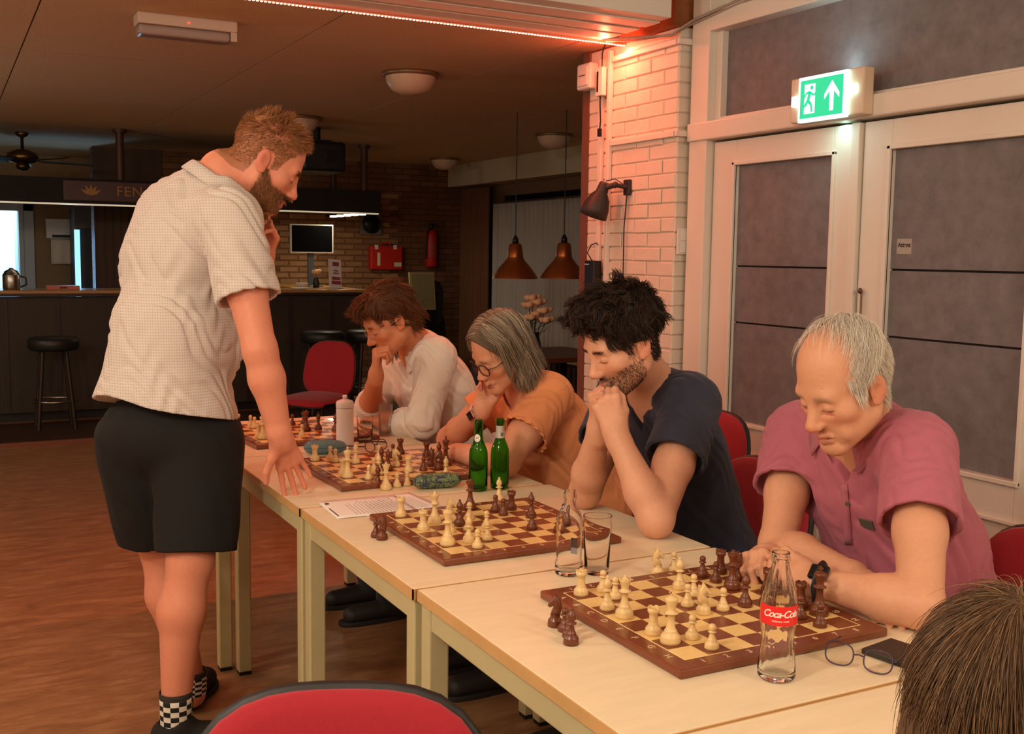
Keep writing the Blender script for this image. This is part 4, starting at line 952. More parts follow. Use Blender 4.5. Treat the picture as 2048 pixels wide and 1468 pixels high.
# frilled sleeve hem
for sh, el, fr in ((J['shL'], eL, .56),):
    sh, el = V3(*sh), V3(*el); d = unit(el-sh); c = sh+(el-sh)*fr-np.array(root.location); x, y, _ = frame(d); m = MB()
    m.grid(lambda u, w_: c+d*(-.004+.014*w_)+(x*math.cos(2*PI*u)+y*math.sin(2*PI*u))*(.0775+.004*w_+.004*w_*math.sin(2*PI*u*17)), 140, 4, closed_u=True)
    o = ob('sleeve_frill', m, om, root); o.modifiers.new('solid', 'SOLIDIFY').thickness = .002
glasses_worn(root, H, M('dark_frame', S(48, 26, 26), .35), .025, .020, .0019)
rng = np.random.default_rng(3); parts_ = []
greys = np.array([S(150, 132, 112), S(122, 106, 88), S(178, 160, 138), S(104, 88, 74), S(196, 180, 158)])
hv = Vol(.004); hv.ell(H.w(0, -.014, .052), V3(.085, .106, .088)*H.s, H.R)
hv.cap(H.w(.052, -.035, .03), H.w(.062, -.015, -.068), .045, .036, k=.03); hv.cap(H.w(-.052, -.035, .03), H.w(-.062, -.015, -.068), .045, .036, k=.03); hv.ell(H.w(0, -.07, -.02), V3(.075, .05, .075)*H.s, H.R, k=.03)
hv.ell(H.w(0, .085, -.03), V3(.085, .075, .115)*H.s, H.R, sub=True, k=.012); hv.ell(H.w(0, .10, .05), V3(.06, .03, .05)*H.s, H.R, sub=True, k=.01)
hv.post = lambda x, y, z, D: D+.0012*wrinkle(x, y, z, 3, 130.)
Vc, Fc = hv.run(); parts_.append((Vc, Fc, np.tile(greys[1]*.8, (len(Vc), 1))))
Q, N = sample(Vc, Fc, lambda c: H.loc(c)[:, 2] > .045, 4200, rng); kk = rng.normal(size=(len(Q), 3))
def flb(p, t):
    L = H.loc(p); q = (L-V3(0, -.010, .048))/V3(.0765, .097, .084); n_ = H.dirw(q/np.linalg.norm(q, axis=1)[:, None]); s_ = np.sign(L[:, 0]+.012)
    d = np.stack([s_*np.where(L[:, 2] > .075, 1.0, .04), np.where(L[:, 1] > .03, .10, -.10), -.45-1.2*(L[:, 2] < .075)], 1)
    w_ = H.dirw(d); hi_ = (L[:, 2] > .035)[:, None]; return np.where(hi_, lay(w_, n_, .02), w_-n_*.10)+kk*.035
parts_.append(drop_face(strands(Q, flb, rng.uniform(.10, .185, len(Q)), 12, .0010, greys, rng, H, 1.10), H, 39))
Q, N = sample(Vc, Fc, lambda c: (H.loc(c)[:, 2] < .05), 2800, rng); kk2 = rng.normal(size=(len(Q), 3))
parts_.append(drop_face(strands(Q, lambda p, t: H.dirw(np.tile([[0, .12, -1.]], (len(p), 1)))-N*.02+kk2*.05, rng.uniform(.03, .06, len(Q)), 5, .0010, greys, rng), H, 18))
V, F, C = merge(parts_); part('hair', root, V, F, hair_m, C)
# smartwatch with pale strap, bead bracelet
wd = unit(wR-eR); L0 = np.array(root.location); c = wR-wd*.03-L0; x, y, d = frame(wd, (0, 0, 1)); m = MB()
m.tube([c+(x*math.cos(t)+y*math.sin(t))*.033 for t in np.linspace(0, 2*PI, 24, endpoint=False)], .011, 8, True, flat=(.22, 1)); ob('watch_strap', m, M('blush_strap', S(226, 180, 160), .5), root)
nb = unit(V3(-.75, -.65, .1)); nb = unit(nb-wd*(nb@wd)); ob('watch_case', MB().box(c+nb*.035, (.032, .038, .010), np.stack([np.cross(wd, nb), wd, nb], 1)), M('watch_rose', S(190, 130, 110), .3, .8), root, bevel=.005, seg=3)
ob('watch_face', MB().box(c+nb*.0405, (.026, .031, .001), np.stack([np.cross(wd, nb), wd, nb], 1)), M('watch_glass', S(14, 15, 18), .12), root)
m = MB(); cb = wR-wd*.004-L0
for t in np.linspace(0, 2*PI, 20, endpoint=False): m.lathe([(0, -.0045), (.0034, -.003), (.0046, 0), (.0034, .003), (0, .0045)], 8, cb+(x*math.cos(t)+y*math.sin(t))*.031)
ob('bead_bracelet', m, M('grey_bead', S(150, 140, 134), .3), root)
pants(root, J, cloth('dark_jeans', S(40, 42, 52)), [(1.55, 3.10, .53), (1.55, 3.32, .53)], [(1.60, 3.10, .09), (1.60, 3.32, .09)])
for y in (3.10, 3.32): shoe(root, (1.66, y, 0), (1.40, y, 0), M('dark_shoe', S(38, 32, 30), .6), M('dark_sole', S(35, 28, 24), .7))
# ============================================================ the man in the white shirt
root = person('brown haired man in a white shirt with rolled sleeves leaning on his fist', (1.92, 4.04, 0))
H = Head(P(798, 645, D=4.10)+V3(-.005, .080, 0), (-.88, .02, -.47), (0, 0, 1), 1.03)
J = dict(pelvis=(1.94, 4.03, .57), chest=(1.775, 4.03, .90), neck=(1.645, 3.965, 1.115), shL=(1.70, 3.84, 1.045), shR=(1.69, 4.21, 1.02))
eL, wL = P(845, 850, Z=.80), P(765, 843, Z=.79); eR, wR = P(738, 825, Z=.80), P(752, 752, X=1.43)
v = Vol(.0035); torso(v, J, -.004); H.build(v, V3(*J['neck']), jaw=1.04)
arm(v, J['shL'], eL, wL, 1.0); arm(v, J['shR'], eR, wR, 1.0)
hand(v, wR, unit(V3(-.02, -.10, .99)), V3(-.85, .2, .1), 1, 1.0, ((1.3, 1.4, .7),)*4, thumb=[(.036, .048, -.012), (.044, .078, -.022), (.034, .10, -.034)])
hand(v, wL, unit(V3(-.2, .95, 0)), V3(-.1, 0, 1), -1, 1.0, ((.3, .4, .3),)*4)
base_ = S(204, 134, 96)
body = finish_body(root, v, H, base_, S(160, 90, 76), S(84, 52, 34))
wm_ = cloth('white_linen', S(226, 214, 200))
def long_sleeves(v, sx, fw, up):
    for el, wr, fr in ((V3(*eL), V3(*wL), .55), (V3(*eR), V3(*wR), .30)):
        L = np.linalg.norm(wr-el)*fr; v.cap(el, wr, .058, .056, k=.03, flat=(None, L)); v.cap(el+(wr-el)*(fr-.16), wr, .061, .061, k=.004, flat=(0, L*.16/fr))
tshirt(root, 'shirt', J, [(J['shL'], eL, 1.05), (J['shR'], eR, 1.05)], wm_, crew(.080, .03, .13), seed=14, amp=.0045, sr=(.074, .060), w=1.06, dpt=1.15, off=.018, f=150, extra=long_sleeves)
sx = unit(V3(*J['shR'])-V3(*J['shL'])); upn = unit(V3(*J['neck'])-V3(*J['chest'])); fwn = unit(np.cross(upn, sx))
me = collar_mesh([c for c in root.children if c.name.startswith('shirt')][0], root, V3(*J['neck'])+fwn*.008, unit(upn+fwn*.15), fwn, .072, .102, .044, .50, .04); o = link('collar', me, wm_, root); o.modifiers.new('solid', 'SOLIDIFY').thickness = .003
glasses_worn(root, H, M('thin_metal_frame', S(190, 170, 150), .3, .9), .021, .014, .0009)
rng = np.random.default_rng(4); parts_ = []
browns = np.array([S(104, 62, 34), S(78, 44, 24), S(128, 80, 46), S(92, 54, 30)])
hv = Vol(.0045); hv.ell(H.w(0, -.016, .058), V3(.084, .104, .090)*H.s, H.R); hv.ell(H.w(0, .055, .085), V3(.070, .055, .045)*H.s, H.R, k=.03); hv.cap(H.w(0, -.085, .0), H.w(0, -.075, -.05), .045, .035, k=.03, side=H.R[:, 0], q=1.4)
hv.ell(H.w(0, .10, .035), V3(.10, .045, .045)*H.s, H.R@rotm(.35, 0, 0), sub=True, k=.01); hv.ell(H.w(0, .03, -.06), V3(.12, .080, .085)*H.s, H.R, sub=True, k=.01)
hv.post = lambda x, y, z, D: D+.002*wrinkle(x, y, z, 3, 120.)
Vc, Fc = hv.run(); parts_.append((Vc, Fc, np.tile(browns[1], (len(Vc), 1))))
Q, N = sample(Vc, Fc, lambda c: H.loc(c)[:, 2] > -.06, 4400, rng); kk, pull = locks(Q, rng, 120, .12)
def flw(p, t):
    L = H.loc(p); d = np.stack([np.sign(L[:, 0])*.3, np.where(L[:, 1] > .03, .7, -.55), np.where(L[:, 2] > .11, -.1, -.8)], 1)
    return lay(H.dirw(d), N, .10-.25*t)+kk+pull*(14*t)
parts_.append(drop_face(strands(Q, flw, rng.uniform(.03, .06, len(Q)), 6, .0009, browns, rng, H, 1.08, curl=.0012, cf=.8), H, 21))
V, F, C = merge(parts_); part('hair', root, V, F, hair_m, C)
m = MB(); xh = unit(V3(*wR)-V3(*eR)); 
pants(root, J, cloth('dark_jeans', S(40, 42, 52)), [(1.5, 3.92, .53), (1.5, 4.14, .53)], [(1.55, 3.92, .09), (1.55, 4.14, .09)])
for y in (3.92, 4.14): shoe(root, (1.61, y, 0), (1.33, y, 0), M('dark_shoe', S(38, 32, 30), .6), M('dark_sole', S(35, 28, 24), .7))
# ============================================================ the standing man
root = person('bearded man standing in a white dotted shirt and black shorts, one hand on the table', (.62, 3.25, 0))
H = Head(P(533, 322, D=3.13)+V3(.02, .085, 0), (.83, -.18, -.53), (0, 0, 1), 1.08)
f0 = unit(V3(.91, .41, 0)); r0 = V3(f0[1], -f0[0], 0)
shR = P(462, 440, D=3.04); shL = shR-r0*.32+V3(.02, 0, .01)
J = dict(pelvis=P(345, 858, D=3.2), chest=P(358, 525, D=3.22), neck=P(446, 346, D=3.19), shL=shL, shR=shR, belly=1.1, belly_f=.02)
eR, wR = P(520, 700, D=2.98), P(562, 878, D=3.03)
eL, wL = P(470, 640, D=3.38), P(528, 515, D=3.26)
v = Vol(.0035); torso(v, J, -.006); H.build(v, V3(*J['neck']), jaw=1.06, neck_r=(.062, .070), nose=1.15)
arm(v, J['shR'], eR, wR, 1.12); arm(v, J['shL'], eL, wL, 1.08)
tip = P(602, 982, Z=.757); dh = unit(tip-wR)
hand(v, wR, unit(dh+V3(0, .0, .0)), V3(.25, .95, .15), 1, 1.06, ((.10, .20, .15), (.05, .22, .15), (-.02, .22, .15), (-.08, .22, .15)), spread=.16, thumb=[(.040, .040, -.018), (.064, .070, -.028), (.074, .098, -.034)])
hand(v, wL, unit(P(552, 425, D=3.2)-wL), V3(.85, .35, .1), -1, 1.0, ((.4, .8, .5), (.5, .9, .5), (.6, 1., .5), (.7, 1., .5)))
kR, aR = P(380, 1118, D=3.12), P(352, 1412, D=3.14); kL, aL = P(322, 1092, D=3.36), P(384, 1368, D=3.42)
pel = V3(*J['pelvis'])
for e, kn, an in ((1, kR, aR), (-1, kL, aL)):
    hp = pel+r0*e*.10+V3(0, 0, -.05); cf = kn*.66+an*.34-f0*.012
    limb(v, [hp, kn, cf, an], [.088, .060, .064, .040], .03); v.cap(an, an-V3(0, 0, an[2]-.05), .040, .042, k=.02)
    v.ell(kn+f0*.02, (.045, .045, .05), k=.03)
def beard(x, y, z): return sm_(-z-.030*sm_(y, .015, .045), .008, .022)*sm_(y, -.004, .014)*(1-sm_(x, .076, .08))*(1-sm_(z, -.045, -.036)*sm_(-x, -.052, -.046))*(1-.7*((x < .018) & (z > -.085) & (z < -.064)))*.85
ginger = np.array([S(172, 112, 68), S(146, 92, 54), S(192, 134, 84), S(126, 78, 48)])
base_ = S(218, 140, 112)
xh = [(wL+unit(P(552, 425, D=3.2)-wL)*q_, .034) for q_ in (.05, .08, .11)]
body = finish_body(root, v, H, base_, S(178, 100, 90), S(130, 84, 54), beard, S(138, 88, 56), S(206, 106, 84), excl=xh, scalp=(lambda L: hairline(L, .004), S(150, 94, 60), .75))
def dots():
    m = M('dotted_cotton', S(224, 208, 194), .85, bump=.12, bs=900, sheen=.1); nt = m.node_tree; b = nt.nodes['Principled BSDF']; tc = nt.nodes.new('ShaderNodeTexCoord')
    def mt(op, a, b_=None):
        n = nt.nodes.new('ShaderNodeMath'); n.operation = op
        for i, q in enumerate((a, b_)):
            if q is None: continue
            if isinstance(q, (int, float)): n.inputs[i].default_value = q
            else: nt.links.new(q, n.inputs[i])
        return n.outputs[0]
    def dot(v_):
        n = nt.nodes.new('ShaderNodeVectorMath'); n.operation = 'DOT_PRODUCT'; nt.links.new(tc.outputs['Object'], n.inputs[0]); n.inputs[1].default_value = v_; return n.outputs['Value']
    u = dot(tuple(f0*1.0+r0*.6)); z = dot((0, 0, 1.)); k = 2*PI/.0115
    g = mt('MULTIPLY', mt('SINE', mt('MULTIPLY', mt('ADD', u, z), k*.72)), mt('SINE', mt('MULTIPLY', mt('SUBTRACT', u, z), k*.72)))
    r = nt.nodes.new('ShaderNodeValToRGB'); e = r.color_ramp.elements; e[0].position = .62; e[0].color = (*S(208, 195, 186), 1); e[1].position = .8; e[1].color = (*S(164, 142, 134), 1)
    nt.links.new(g, r.inputs[0]); nt.links.new(r.outputs[0], b.inputs['Base Color']); return m
dm = dots()
hemz = pel[2]+.065
def flare(v, sx, fw, up):
    v.ell(P(372, 470, D=3.24), (.170, .120, .15), np.stack([sx, fw, np.cross(sx, fw)], 1), k=.06); v.cap(P(358, 420, D=3.28), P(440, 368, D=3.2), .080, .060, k=.06, side=sx, q=1.3)
    v.ell(pel+V3(0, 0, .05)-f0*.03, (.19, .195, .15), np.stack([r0, f0, V3(0, 0, 1)], 1), k=.06)
    v.cap(pel+V3(0, 0, .0)-f0*.045, pel+V3(0, 0, .3)-f0*.03, .165, .135, k=.06, side=r0, q=1.1)
def shirt_cut(x, y, z, D, nk, sx, fw, up):
    D = crew(.084, .03, .0)(x, y, z, D, nk, sx, fw, up)
    hem = hemz+.012*np.cos((x*r0[0]+y*r0[1]-(pel@r0))*16)-.03*((x-pel[0])*f0[0]+(y-pel[1])*f0[1])/.15
    return np.maximum(D, hem-z)
tshirt(root, 'shirt', J, [(J['shR'], eR, .60), (J['shL'], eL, .60)], dm, shirt_cut, seed=21, amp=.0055, sr=(.082, .092), w=1.12, dpt=1.15, off=.018, f=140, extra=flare)
sx = unit(shR-shL); upn = unit(V3(*J['neck'])-V3(*J['chest'])); fwn = unit(np.cross(upn, sx))
me = collar_mesh([c for c in root.children if c.name.startswith('shirt')][0], root, V3(*J['neck'])+fwn*.004, unit(upn+fwn*.22), fwn, .080, .102, .040, .50, .03); o = link('collar', me, dm, root); o.modifiers.new('solid', 'SOLIDIFY').thickness = .003
# shorts
v = Vol(.005); v.ell(pel+V3(0, 0, -.0)+f0*.008, (.180, .182, .15), np.stack([r0, f0, V3(0, 0, 1)], 1))
for e, kn in ((1, kR), (-1, kL)):
    hp = pel+r0*e*.088+f0*(.03 if e > 0 else -.05)+V3(0, 0, -.04); d = kn-hp; L = np.linalg.norm(d)
    v.cap(hp, kn+f0*(.02 if e > 0 else -.01), .130, .116, k=.03, flat=(None, L*(.93 if e > 0 else .86)))
v.nlate = len(v.ops)
for e, kn in ((1, kR), (-1, kL)):
    hp = pel+r0*e*.088+f0*(.03 if e > 0 else -.05)+V3(0, 0, -.04); L = np.linalg.norm(kn-hp); v.cap(hp, kn+f0*(.02 if e > 0 else -.01), .118, .104, k=.002, sub=True, flat=(L*(.93 if e > 0 else .86)-.04, L+.03))
v.post = lambda x, y, z, D: D+.003*wrinkle(x, y, z, 8, 55.)
V, F = v.run(); part('shorts', root, V, F, M('black_shorts', S(19, 16, 16), .9, bump=.15, bs=900))
# hair and beard
rng = np.random.default_rng(5); parts_ = []
Q, N = tuft(H, body, 9000, lambda L: hairline(L, .004) & (L[:, 2] > -.040), rng); kk, pull = locks(Q, rng, 260, .20); Lz = H.loc(Q)
hl = np.interp(Lz[:, 2], [-.04, .02, .06, .095, .13], [.004, .007, .013, .024, .034])*rng.uniform(.7, 1.15, len(Q)); tp = sm_(Lz[:, 2], .05, .10)[:, None]
def flt(p, t):
    L = H.loc(p); side_ = H.dirw(np.tile([[0, -.5, -.7]], (len(p), 1))); top_ = H.dirw(np.stack([0*L[:, 0], np.where(L[:, 1] > .0, .75, .25), .15+0*L[:, 0]], 1)); return side_*(1-tp)+top_*tp+N*.45+kk*(.3+.9*tp)+pull*(18*t)*tp
parts_.append(strands(Q, flt, hl, 5, .0005, ginger, rng))
V, F, C = merge(parts_); part('hair', root, V, F, hair_m, C)
Q, N = tuft(H, body, 5200, lambda L: (beard(np.abs(L[:, 0]), L[:, 1], L[:, 2]) > .35) & (L[:, 2] > -.14), rng, xh)
def flb2(p, t): return N*.55+H.dirw(np.tile([[0, .12, -.75]], (len(p), 1)))+rng.normal(size=p.shape)*.22
b1 = strands(Q, flb2, rng.uniform(.005, .011, len(Q)), 4, .0006, ginger*.8, rng)
Q, N = tuft(H, body, 350, lambda L: (np.abs(L[:, 0]) > .011) & (np.abs(L[:, 0]) < .048) & (L[:, 2] > .015) & (L[:, 2] < .026) & (L[:, 1] > .06), rng)
b2 = strands(Q, lambda p, t: H.dirw(np.stack([np.sign(H.loc(p)[:, 0])*.9, 0*p[:, 0], .1+0*p[:, 0]], 1))+N*.35, rng.uniform(.006, .010, len(Q)), 2, .0006, ginger, rng)
V, F, C = merge([b1, b2]); part('beard', root, V, F, hair_m, C)
# socks and shoes
def check():
    m = M('checked_sock', S(230, 225, 215), .85); nt = m.node_tree; b = nt.nodes['Principled BSDF']; tc = nt.nodes.new('ShaderNodeTexCoord')
    ck = nt.nodes.new('ShaderNodeTexChecker'); ck.inputs['Scale'].default_value = 1; ck.inputs['Color1'].default_value = (*S(24, 22, 22), 1); ck.inputs['Color2'].default_value = (*S(222, 214, 200), 1)
    nt.links.new(tc.outputs['UV'], ck.inputs['Vector']); nt.links.new(ck.outputs['Color'], b.inputs['Base Color']); return m
def sock(an, nm='sock'):
    m = MB(); c0 = an-np.array(root.location); z0, z1 = .055-an[2], .028; n, k = 40, 9
    fr = lambda u, w_: c0+V3(math.cos(2*PI*u)*(.0445+.002*w_), math.sin(2*PI*u)*(.0445+.002*w_), z0+(z1-z0)*w_)
    m.grid(fr, n+1, k); me = m.mesh('sock'); uv = me.uv_layers.new(name='UVMap')
    for pl in me.polygons:
        for li in pl.loop_indices:
            vi = me.loops[li].vertex_index; i, j = vi % (n+1), vi//(n+1); uv.data[li].uv = (i/n*12+.001, j/(k-1)*7+.001)
    o = link(nm, me, check(), root); o.modifiers.new('solid', 'SOLIDIFY').thickness = .002
    ob('sock_cuff', MB().lathe([(.0455, z1-.004), (.0475, z1+.006), (.047, z1+.018), (.0445, z1+.018), (.0440, z1-.004)], 32, c0), M('dark_cuff', S(52, 44, 38), .85), root)
for an in (aR, aL): sock(an)
bs_ = M('black_suede', S(22, 19, 18), .8); sole = M('white_sole', S(180, 165, 140), .6)
hR = V3(aR[0]-.062, aR[1]+.01, 0); shoe(root, hR, hR+unit(V3(.97, -.25, 0))*.285, bs_, M('dark_sole', S(35, 28, 24), .7), .049, .085)
hL = V3(aL[0]-.05, aL[1]-.03, 0); shoe(root, hL, hL+unit(V3(.55, .83, 0))*.275, bs_, M('dark_sole', S(35, 28, 24), .7), .049, .085)
# ============================================================ the onlooker whose head shows at the table's end
root = person('brown haired person sitting beside the nearest table, seen from behind the head', (.60, .50, 0))
H = Head(P(2036, 1492, D=1.0), unit(V3(.90, .40, -.12)), (0, 0, 1), 1.0)
nk = H.w(0, -.05, -.13); J = dict(pelvis=(.36, .40, .55), chest=nk+V3(-.10, -.03, -.22), neck=nk+V3(-.02, 0, 0), shL=nk+V3(-.14, .15, -.07), shR=nk+V3(-.03, -.20, -.07))
eL, wL = V3(.86, .80, .805), V3(1.03, .62, .80); eR, wR = V3(.92, .24, .805), V3(1.08, .42, .80)
v = Vol(.005); torso(v, J, -.004); H.build(v, V3(*J['neck'])); arm(v, J['shL'], eL, wL); arm(v, J['shR'], eR, wR)
hand(v, wL, (.5, -.8, 0), (0, 0, 1), -1, .95); hand(v, wR, (.6, .75, 0), (0, 0, 1), 1, .95)
body = finish_body(root, v, H, S(214, 150, 118), S(176, 104, 92), S(70, 50, 36))
tshirt(root, 't_shirt', J, [(J['shL'], eL, .55), (J['shR'], eR, .55)], cloth('charcoal_jersey', S(58, 56, 60)), crew(.068, .03), seed=31, amp=.003, f=85, off=.012, h=.006)
rng = np.random.default_rng(6); parts_ = []
bb = np.array([S(112, 82, 56), S(88, 64, 44), S(134, 102, 72), S(76, 55, 39)])
hv = Vol(.0045); hv.ell(H.w(0, -.014, .056), V3(.086, .107, .090)*H.s, H.R); hv.cap(H.w(0, -.06, .0), H.w(0, -.065, -.15), .052, .045, k=.03, side=H.R[:, 0], q=1.75); hv.ell(H.w(0, .05, .08), V3(.072, .055, .045)*H.s, H.R, k=.03)
hv.ell(H.w(0, .10, .03), V3(.10, .045, .045)*H.s, H.R@rotm(.35, 0, 0), sub=True, k=.01); hv.ell(H.w(0, .035, -.06), V3(.12, .080, .085)*H.s, H.R, sub=True, k=.01)
Vc, Fc = hv.run(); parts_.append((Vc, Fc, np.tile(bb[1], (len(Vc), 1))))
Q, N = sample(Vc, Fc, lambda c: H.loc(c)[:, 2] > -.12, 17000, rng); kk = rng.normal(size=(len(Q), 3))
def flf(p, t):
    L = H.loc(p); q = (L-V3(0, -.010, .048))/V3(.0765, .097, .084); n_ = H.dirw(q/np.linalg.norm(q, axis=1)[:, None]); L = L-V3(0, -.05, .13)
    d = np.stack([L[:, 0]*9, L[:, 1]*9, -.25-.3*t+0*L[:, 0]], 1); w_ = lay(H.dirw(d), n_, .02-.05*t); dn = (H.loc(p)[:, 2] < .03)[:, None]; return np.where(dn, H.dirw(np.tile([[0, .02, -1.]], (len(p), 1))), w_)+kk*.03
parts_.append(strands(Q, flf, rng.uniform(.05, .10, len(Q)), 7, .00042, bb, rng, H, 1.12))
V, F, C = merge(parts_); part('hair', root, V, F, hair_m, C)
pants(root, J, cloth('dark_jeans', S(40, 42, 52)), [(.74, .62, .53), (.76, .36, .53)], [(.72, .64, .09), (.74, .34, .09)])
for y in (.64, .34): shoe(root, (.66, y, 0), (.94, y, 0), M('dark_shoe', S(38, 32, 30), .6), M('dark_sole', S(35, 28, 24), .7))
c = copy_tree(chair0, None, (.26, .46, 0), PI/2+.1); c['label'] = 'red padded chair of the brown haired onlooker'
# ------------------------------------------------------------ things on the tables
clear_g = M('clear_glass', (.99, .99, .985), .02, trans=1, ior=1.22)
green_g = M('green_glass', S(120, 205, 70), .03, trans=1, ior=1.25)
tumbler_g = M('tumbler_glass', (.99, .99, .985), .02, trans=1, ior=1.1)
frost_g = M('frosted_glass', (.95, .93, .92), .32, trans=1, ior=1.3)
def shell(out, wall, floor_):
    """closed glass profile: outside from the foot to the lip, inside back down"""
    inn = [(max(r-wall, .001), z) for r, z in out if z > floor_]
    return [(0, out[0][1])]+out+inn[::-1]+[(inn[0][0]*.9, floor_), (0, floor_)]
def wrap(me, r, z, a0=0.):
    v = np.empty(len(me.vertices)*3); me.vertices.foreach_get('co', v); v = v.reshape(-1, 3); th = a0+v[:, 0]/r; rr = r+v[:, 2]
    q = np.c_[rr*np.cos(th), rr*np.sin(th), v[:, 1]+z]; me.vertices.foreach_set('co', q.ravel().astype(np.float32)); me.update(); return me
def band(r, z0, z1, a0, a1, n=20, rf=None):
    m = MB(); m.grid(lambda u, w_: ((rf(z0+(z1-z0)*w_) if rf else r)*math.cos(a0+(a1-a0)*u), (rf(z0+(z1-z0)*w_) if rf else r)*math.sin(a0+(a1-a0)*u), z0+(z1-z0)*w_), n, 8); return m
def facing(p): return math.atan2(-p[1], -p[0])      # angle of the side turned to the camera
beer = [(.024, 0), (.0272, .002), (.0282, .007), (.0282, .105), (.0270, .120), (.0215, .135), (.0152, .150), (.0138, .165), (.0128, .195), (.0128, .199), (.0142, .200), (.0142, .206), (.0130, .2075), (.0130, .212), (.0118, .213)]
for (px, py), lab, kind in (((956, 981), 'green beer bottle with a white oval neck badge beside the navy T-shirt\'s elbow', 0), ((999, 977), 'green beer bottle with a silver barcode neck label nearer the orange top', 1)):
    p = P(px, py, Z=TZ); t = thing('beer_bottle', lab, 'bottle', (p[0], p[1], TZ+.001), 0, 'green beer bottles on the table')
    ob('bottle_glass', MB().lathe(shell(beer, .0022, .006), 32), green_g, t); a = facing(p)
    if kind == 0:
        m = MB(); N = 24; pts = []
        for k in range(N): u, q = .0085*math.cos(2*PI*k/N), .0115*math.sin(2*PI*k/N); pts.append((u, q))
        def on(u, q, d): 
            r = .0150+(.168-(.160+q))*.10+d; return (r*math.cos(a-.25+u/.015), r*math.sin(a-.25+u/.015), .160+q)
        m.add([on(0, 0, .0010)]+[on(u, q, .0008) for u, q in pts], [(0, 1+k, 1+(k+1) % N) for k in range(N)], True)
        ob('neck_badge', m, M('badge_white', S(228, 220, 205), .5), t)
        ob('badge_mark', MB().add([on(-.004, -.002, .0016), on(.004, .001, .0016), on(.004, .003, .0016), on(-.004, .0, .0016)], [(0, 1, 2, 3)]), M('badge_green', S(40, 70, 40), .5), t)
    else:
        ob('neck_label', band(.0150, .155, .192, a-1.2, a+1.2, rf=lambda z: .0136+max(0, (.175-z))*.09), M('label_silver', S(205, 200, 195), .35, .2), t)
        m = MB()
        for k in range(9):
            r_ = .0160; th = a+.1+k*.055; m.add([(r_*math.cos(th), r_*math.sin(th), .162), (r_*math.cos(th+.028), r_*math.sin(th+.028), .162), ((r_-.001)*math.cos(th+.028), (r_-.001)*math.sin(th+.028), .172), ((r_-.001)*math.cos(th), (r_-.001)*math.sin(th), .172)], [(0, 1, 2, 3)])
        ob('barcode', m, black_m, t)
# cola bottle
cola = [(.0250, 0), (.0295, .002), (.0315, .007), (.0318, .018), (.0300, .034), (.0272, .055), (.0262, .066), (.0275, .082), (.0300, .096), (.0308, .106), (.0306, .128), (.0292, .140), (.0245, .158), (.0190, .176), (.0152, .190), (.0140, .198), (.0140, .200), (.0158, .2015), (.0158, .2075), (.0144, .209), (.0144, .2125), (.0150, .2135), (.0146, .216)]
p = P(1552, 1356, Z=TZ); t = thing('cola_bottle', 'empty clear contour cola bottle with a red label beside the nearest chessboard', 'bottle', (p[0], p[1], TZ+.001))
m = MB(); m.lathe(shell(cola, .0028, .010), 48)
vv = np.array(m.v); r = np.hypot(vv[:, 0], vv[:, 1]); th = np.arctan2(vv[:, 1], vv[:, 0])
fl_ = np.where(((vv[:, 2] > .022) & (vv[:, 2] < .096)) | ((vv[:, 2] > .132) & (vv[:, 2] < .185)), .0009, 0)*(np.cos(th*12)); k = 1+fl_/np.maximum(r, .01); vv[:, 0] *= k; vv[:, 1] *= k; m.v = [tuple(q) for q in vv]
ob('bottle_glass', m, M('cola_glass', (.985, .985, .97), .02, trans=1, ior=1.3), t); a = facing(p)+.12
rf = lambda z: .0004+float(np.interp(z, [c[1] for c in cola], [c[0] for c in cola]))
lb = ob('label', band(.031, .0985, .1315, a-1.35, a+1.35, 30, rf), M('cola_red', S(222, 36, 36), .4), t)
wt = M('label_white', S(245, 235, 225), .5)
me = text_mesh('Coca-Cola', .0165, .0002, .0002, shear=.35, space=.86); me.materials.append(wt); link('label_lettering', wrap(me, .0314, .1185, a), None, lb)
me = text_mesh('ORIGINAL TASTE', .0038, .0002); me.materials.append(wt); link('label_lettering', wrap(me, .0313, .1065, a), None, lb)
# clear bottle and tumbler by the second board
cb = [(.026, 0), (.0295, .002), (.0305, .008), (.0305, .026), (.0285, .032), (.0282, .034), (.0290, .112), (.0285, .124), (.0255, .136), (.0190, .147), (.0142, .154), (.0128, .162), (.0128, .168), (.0144, .170), (.0144, .182), (.0132, .184), (.0130, .187), (.0125, .188)]
p = P(1137, 1148, Z=TZ); t = thing('glass_bottle', 'empty clear round shouldered bottle beside a drinking glass', 'bottle', (p[0], p[1], TZ+.001))
ob('bottle_glass', MB().lathe(shell(cb, .0028, .010), 36), clear_g, t); a = facing(p)
ob('back_label', band(.0286, .052, .074, a+PI-.75, a+PI-.15), M('brown_label', S(96, 64, 58), .5), t); ob('barcode_label', band(.0286, .038, .052, a+PI-.75, a+PI-.15), M('barcode_white', S(190, 184, 190), .5), t)
p = P(1193, 1146, Z=TZ); t = thing('drinking_glass', 'empty straight clear drinking glass beside the round shouldered bottle', 'glass', (p[0], p[1], TZ+.001))
ob('glass_body', MB().lathe(shell([(.026, 0), (.0272, .003), (.0320, .128), (.0318, .130)], .0018, .009), 36), tumbler_g, t)
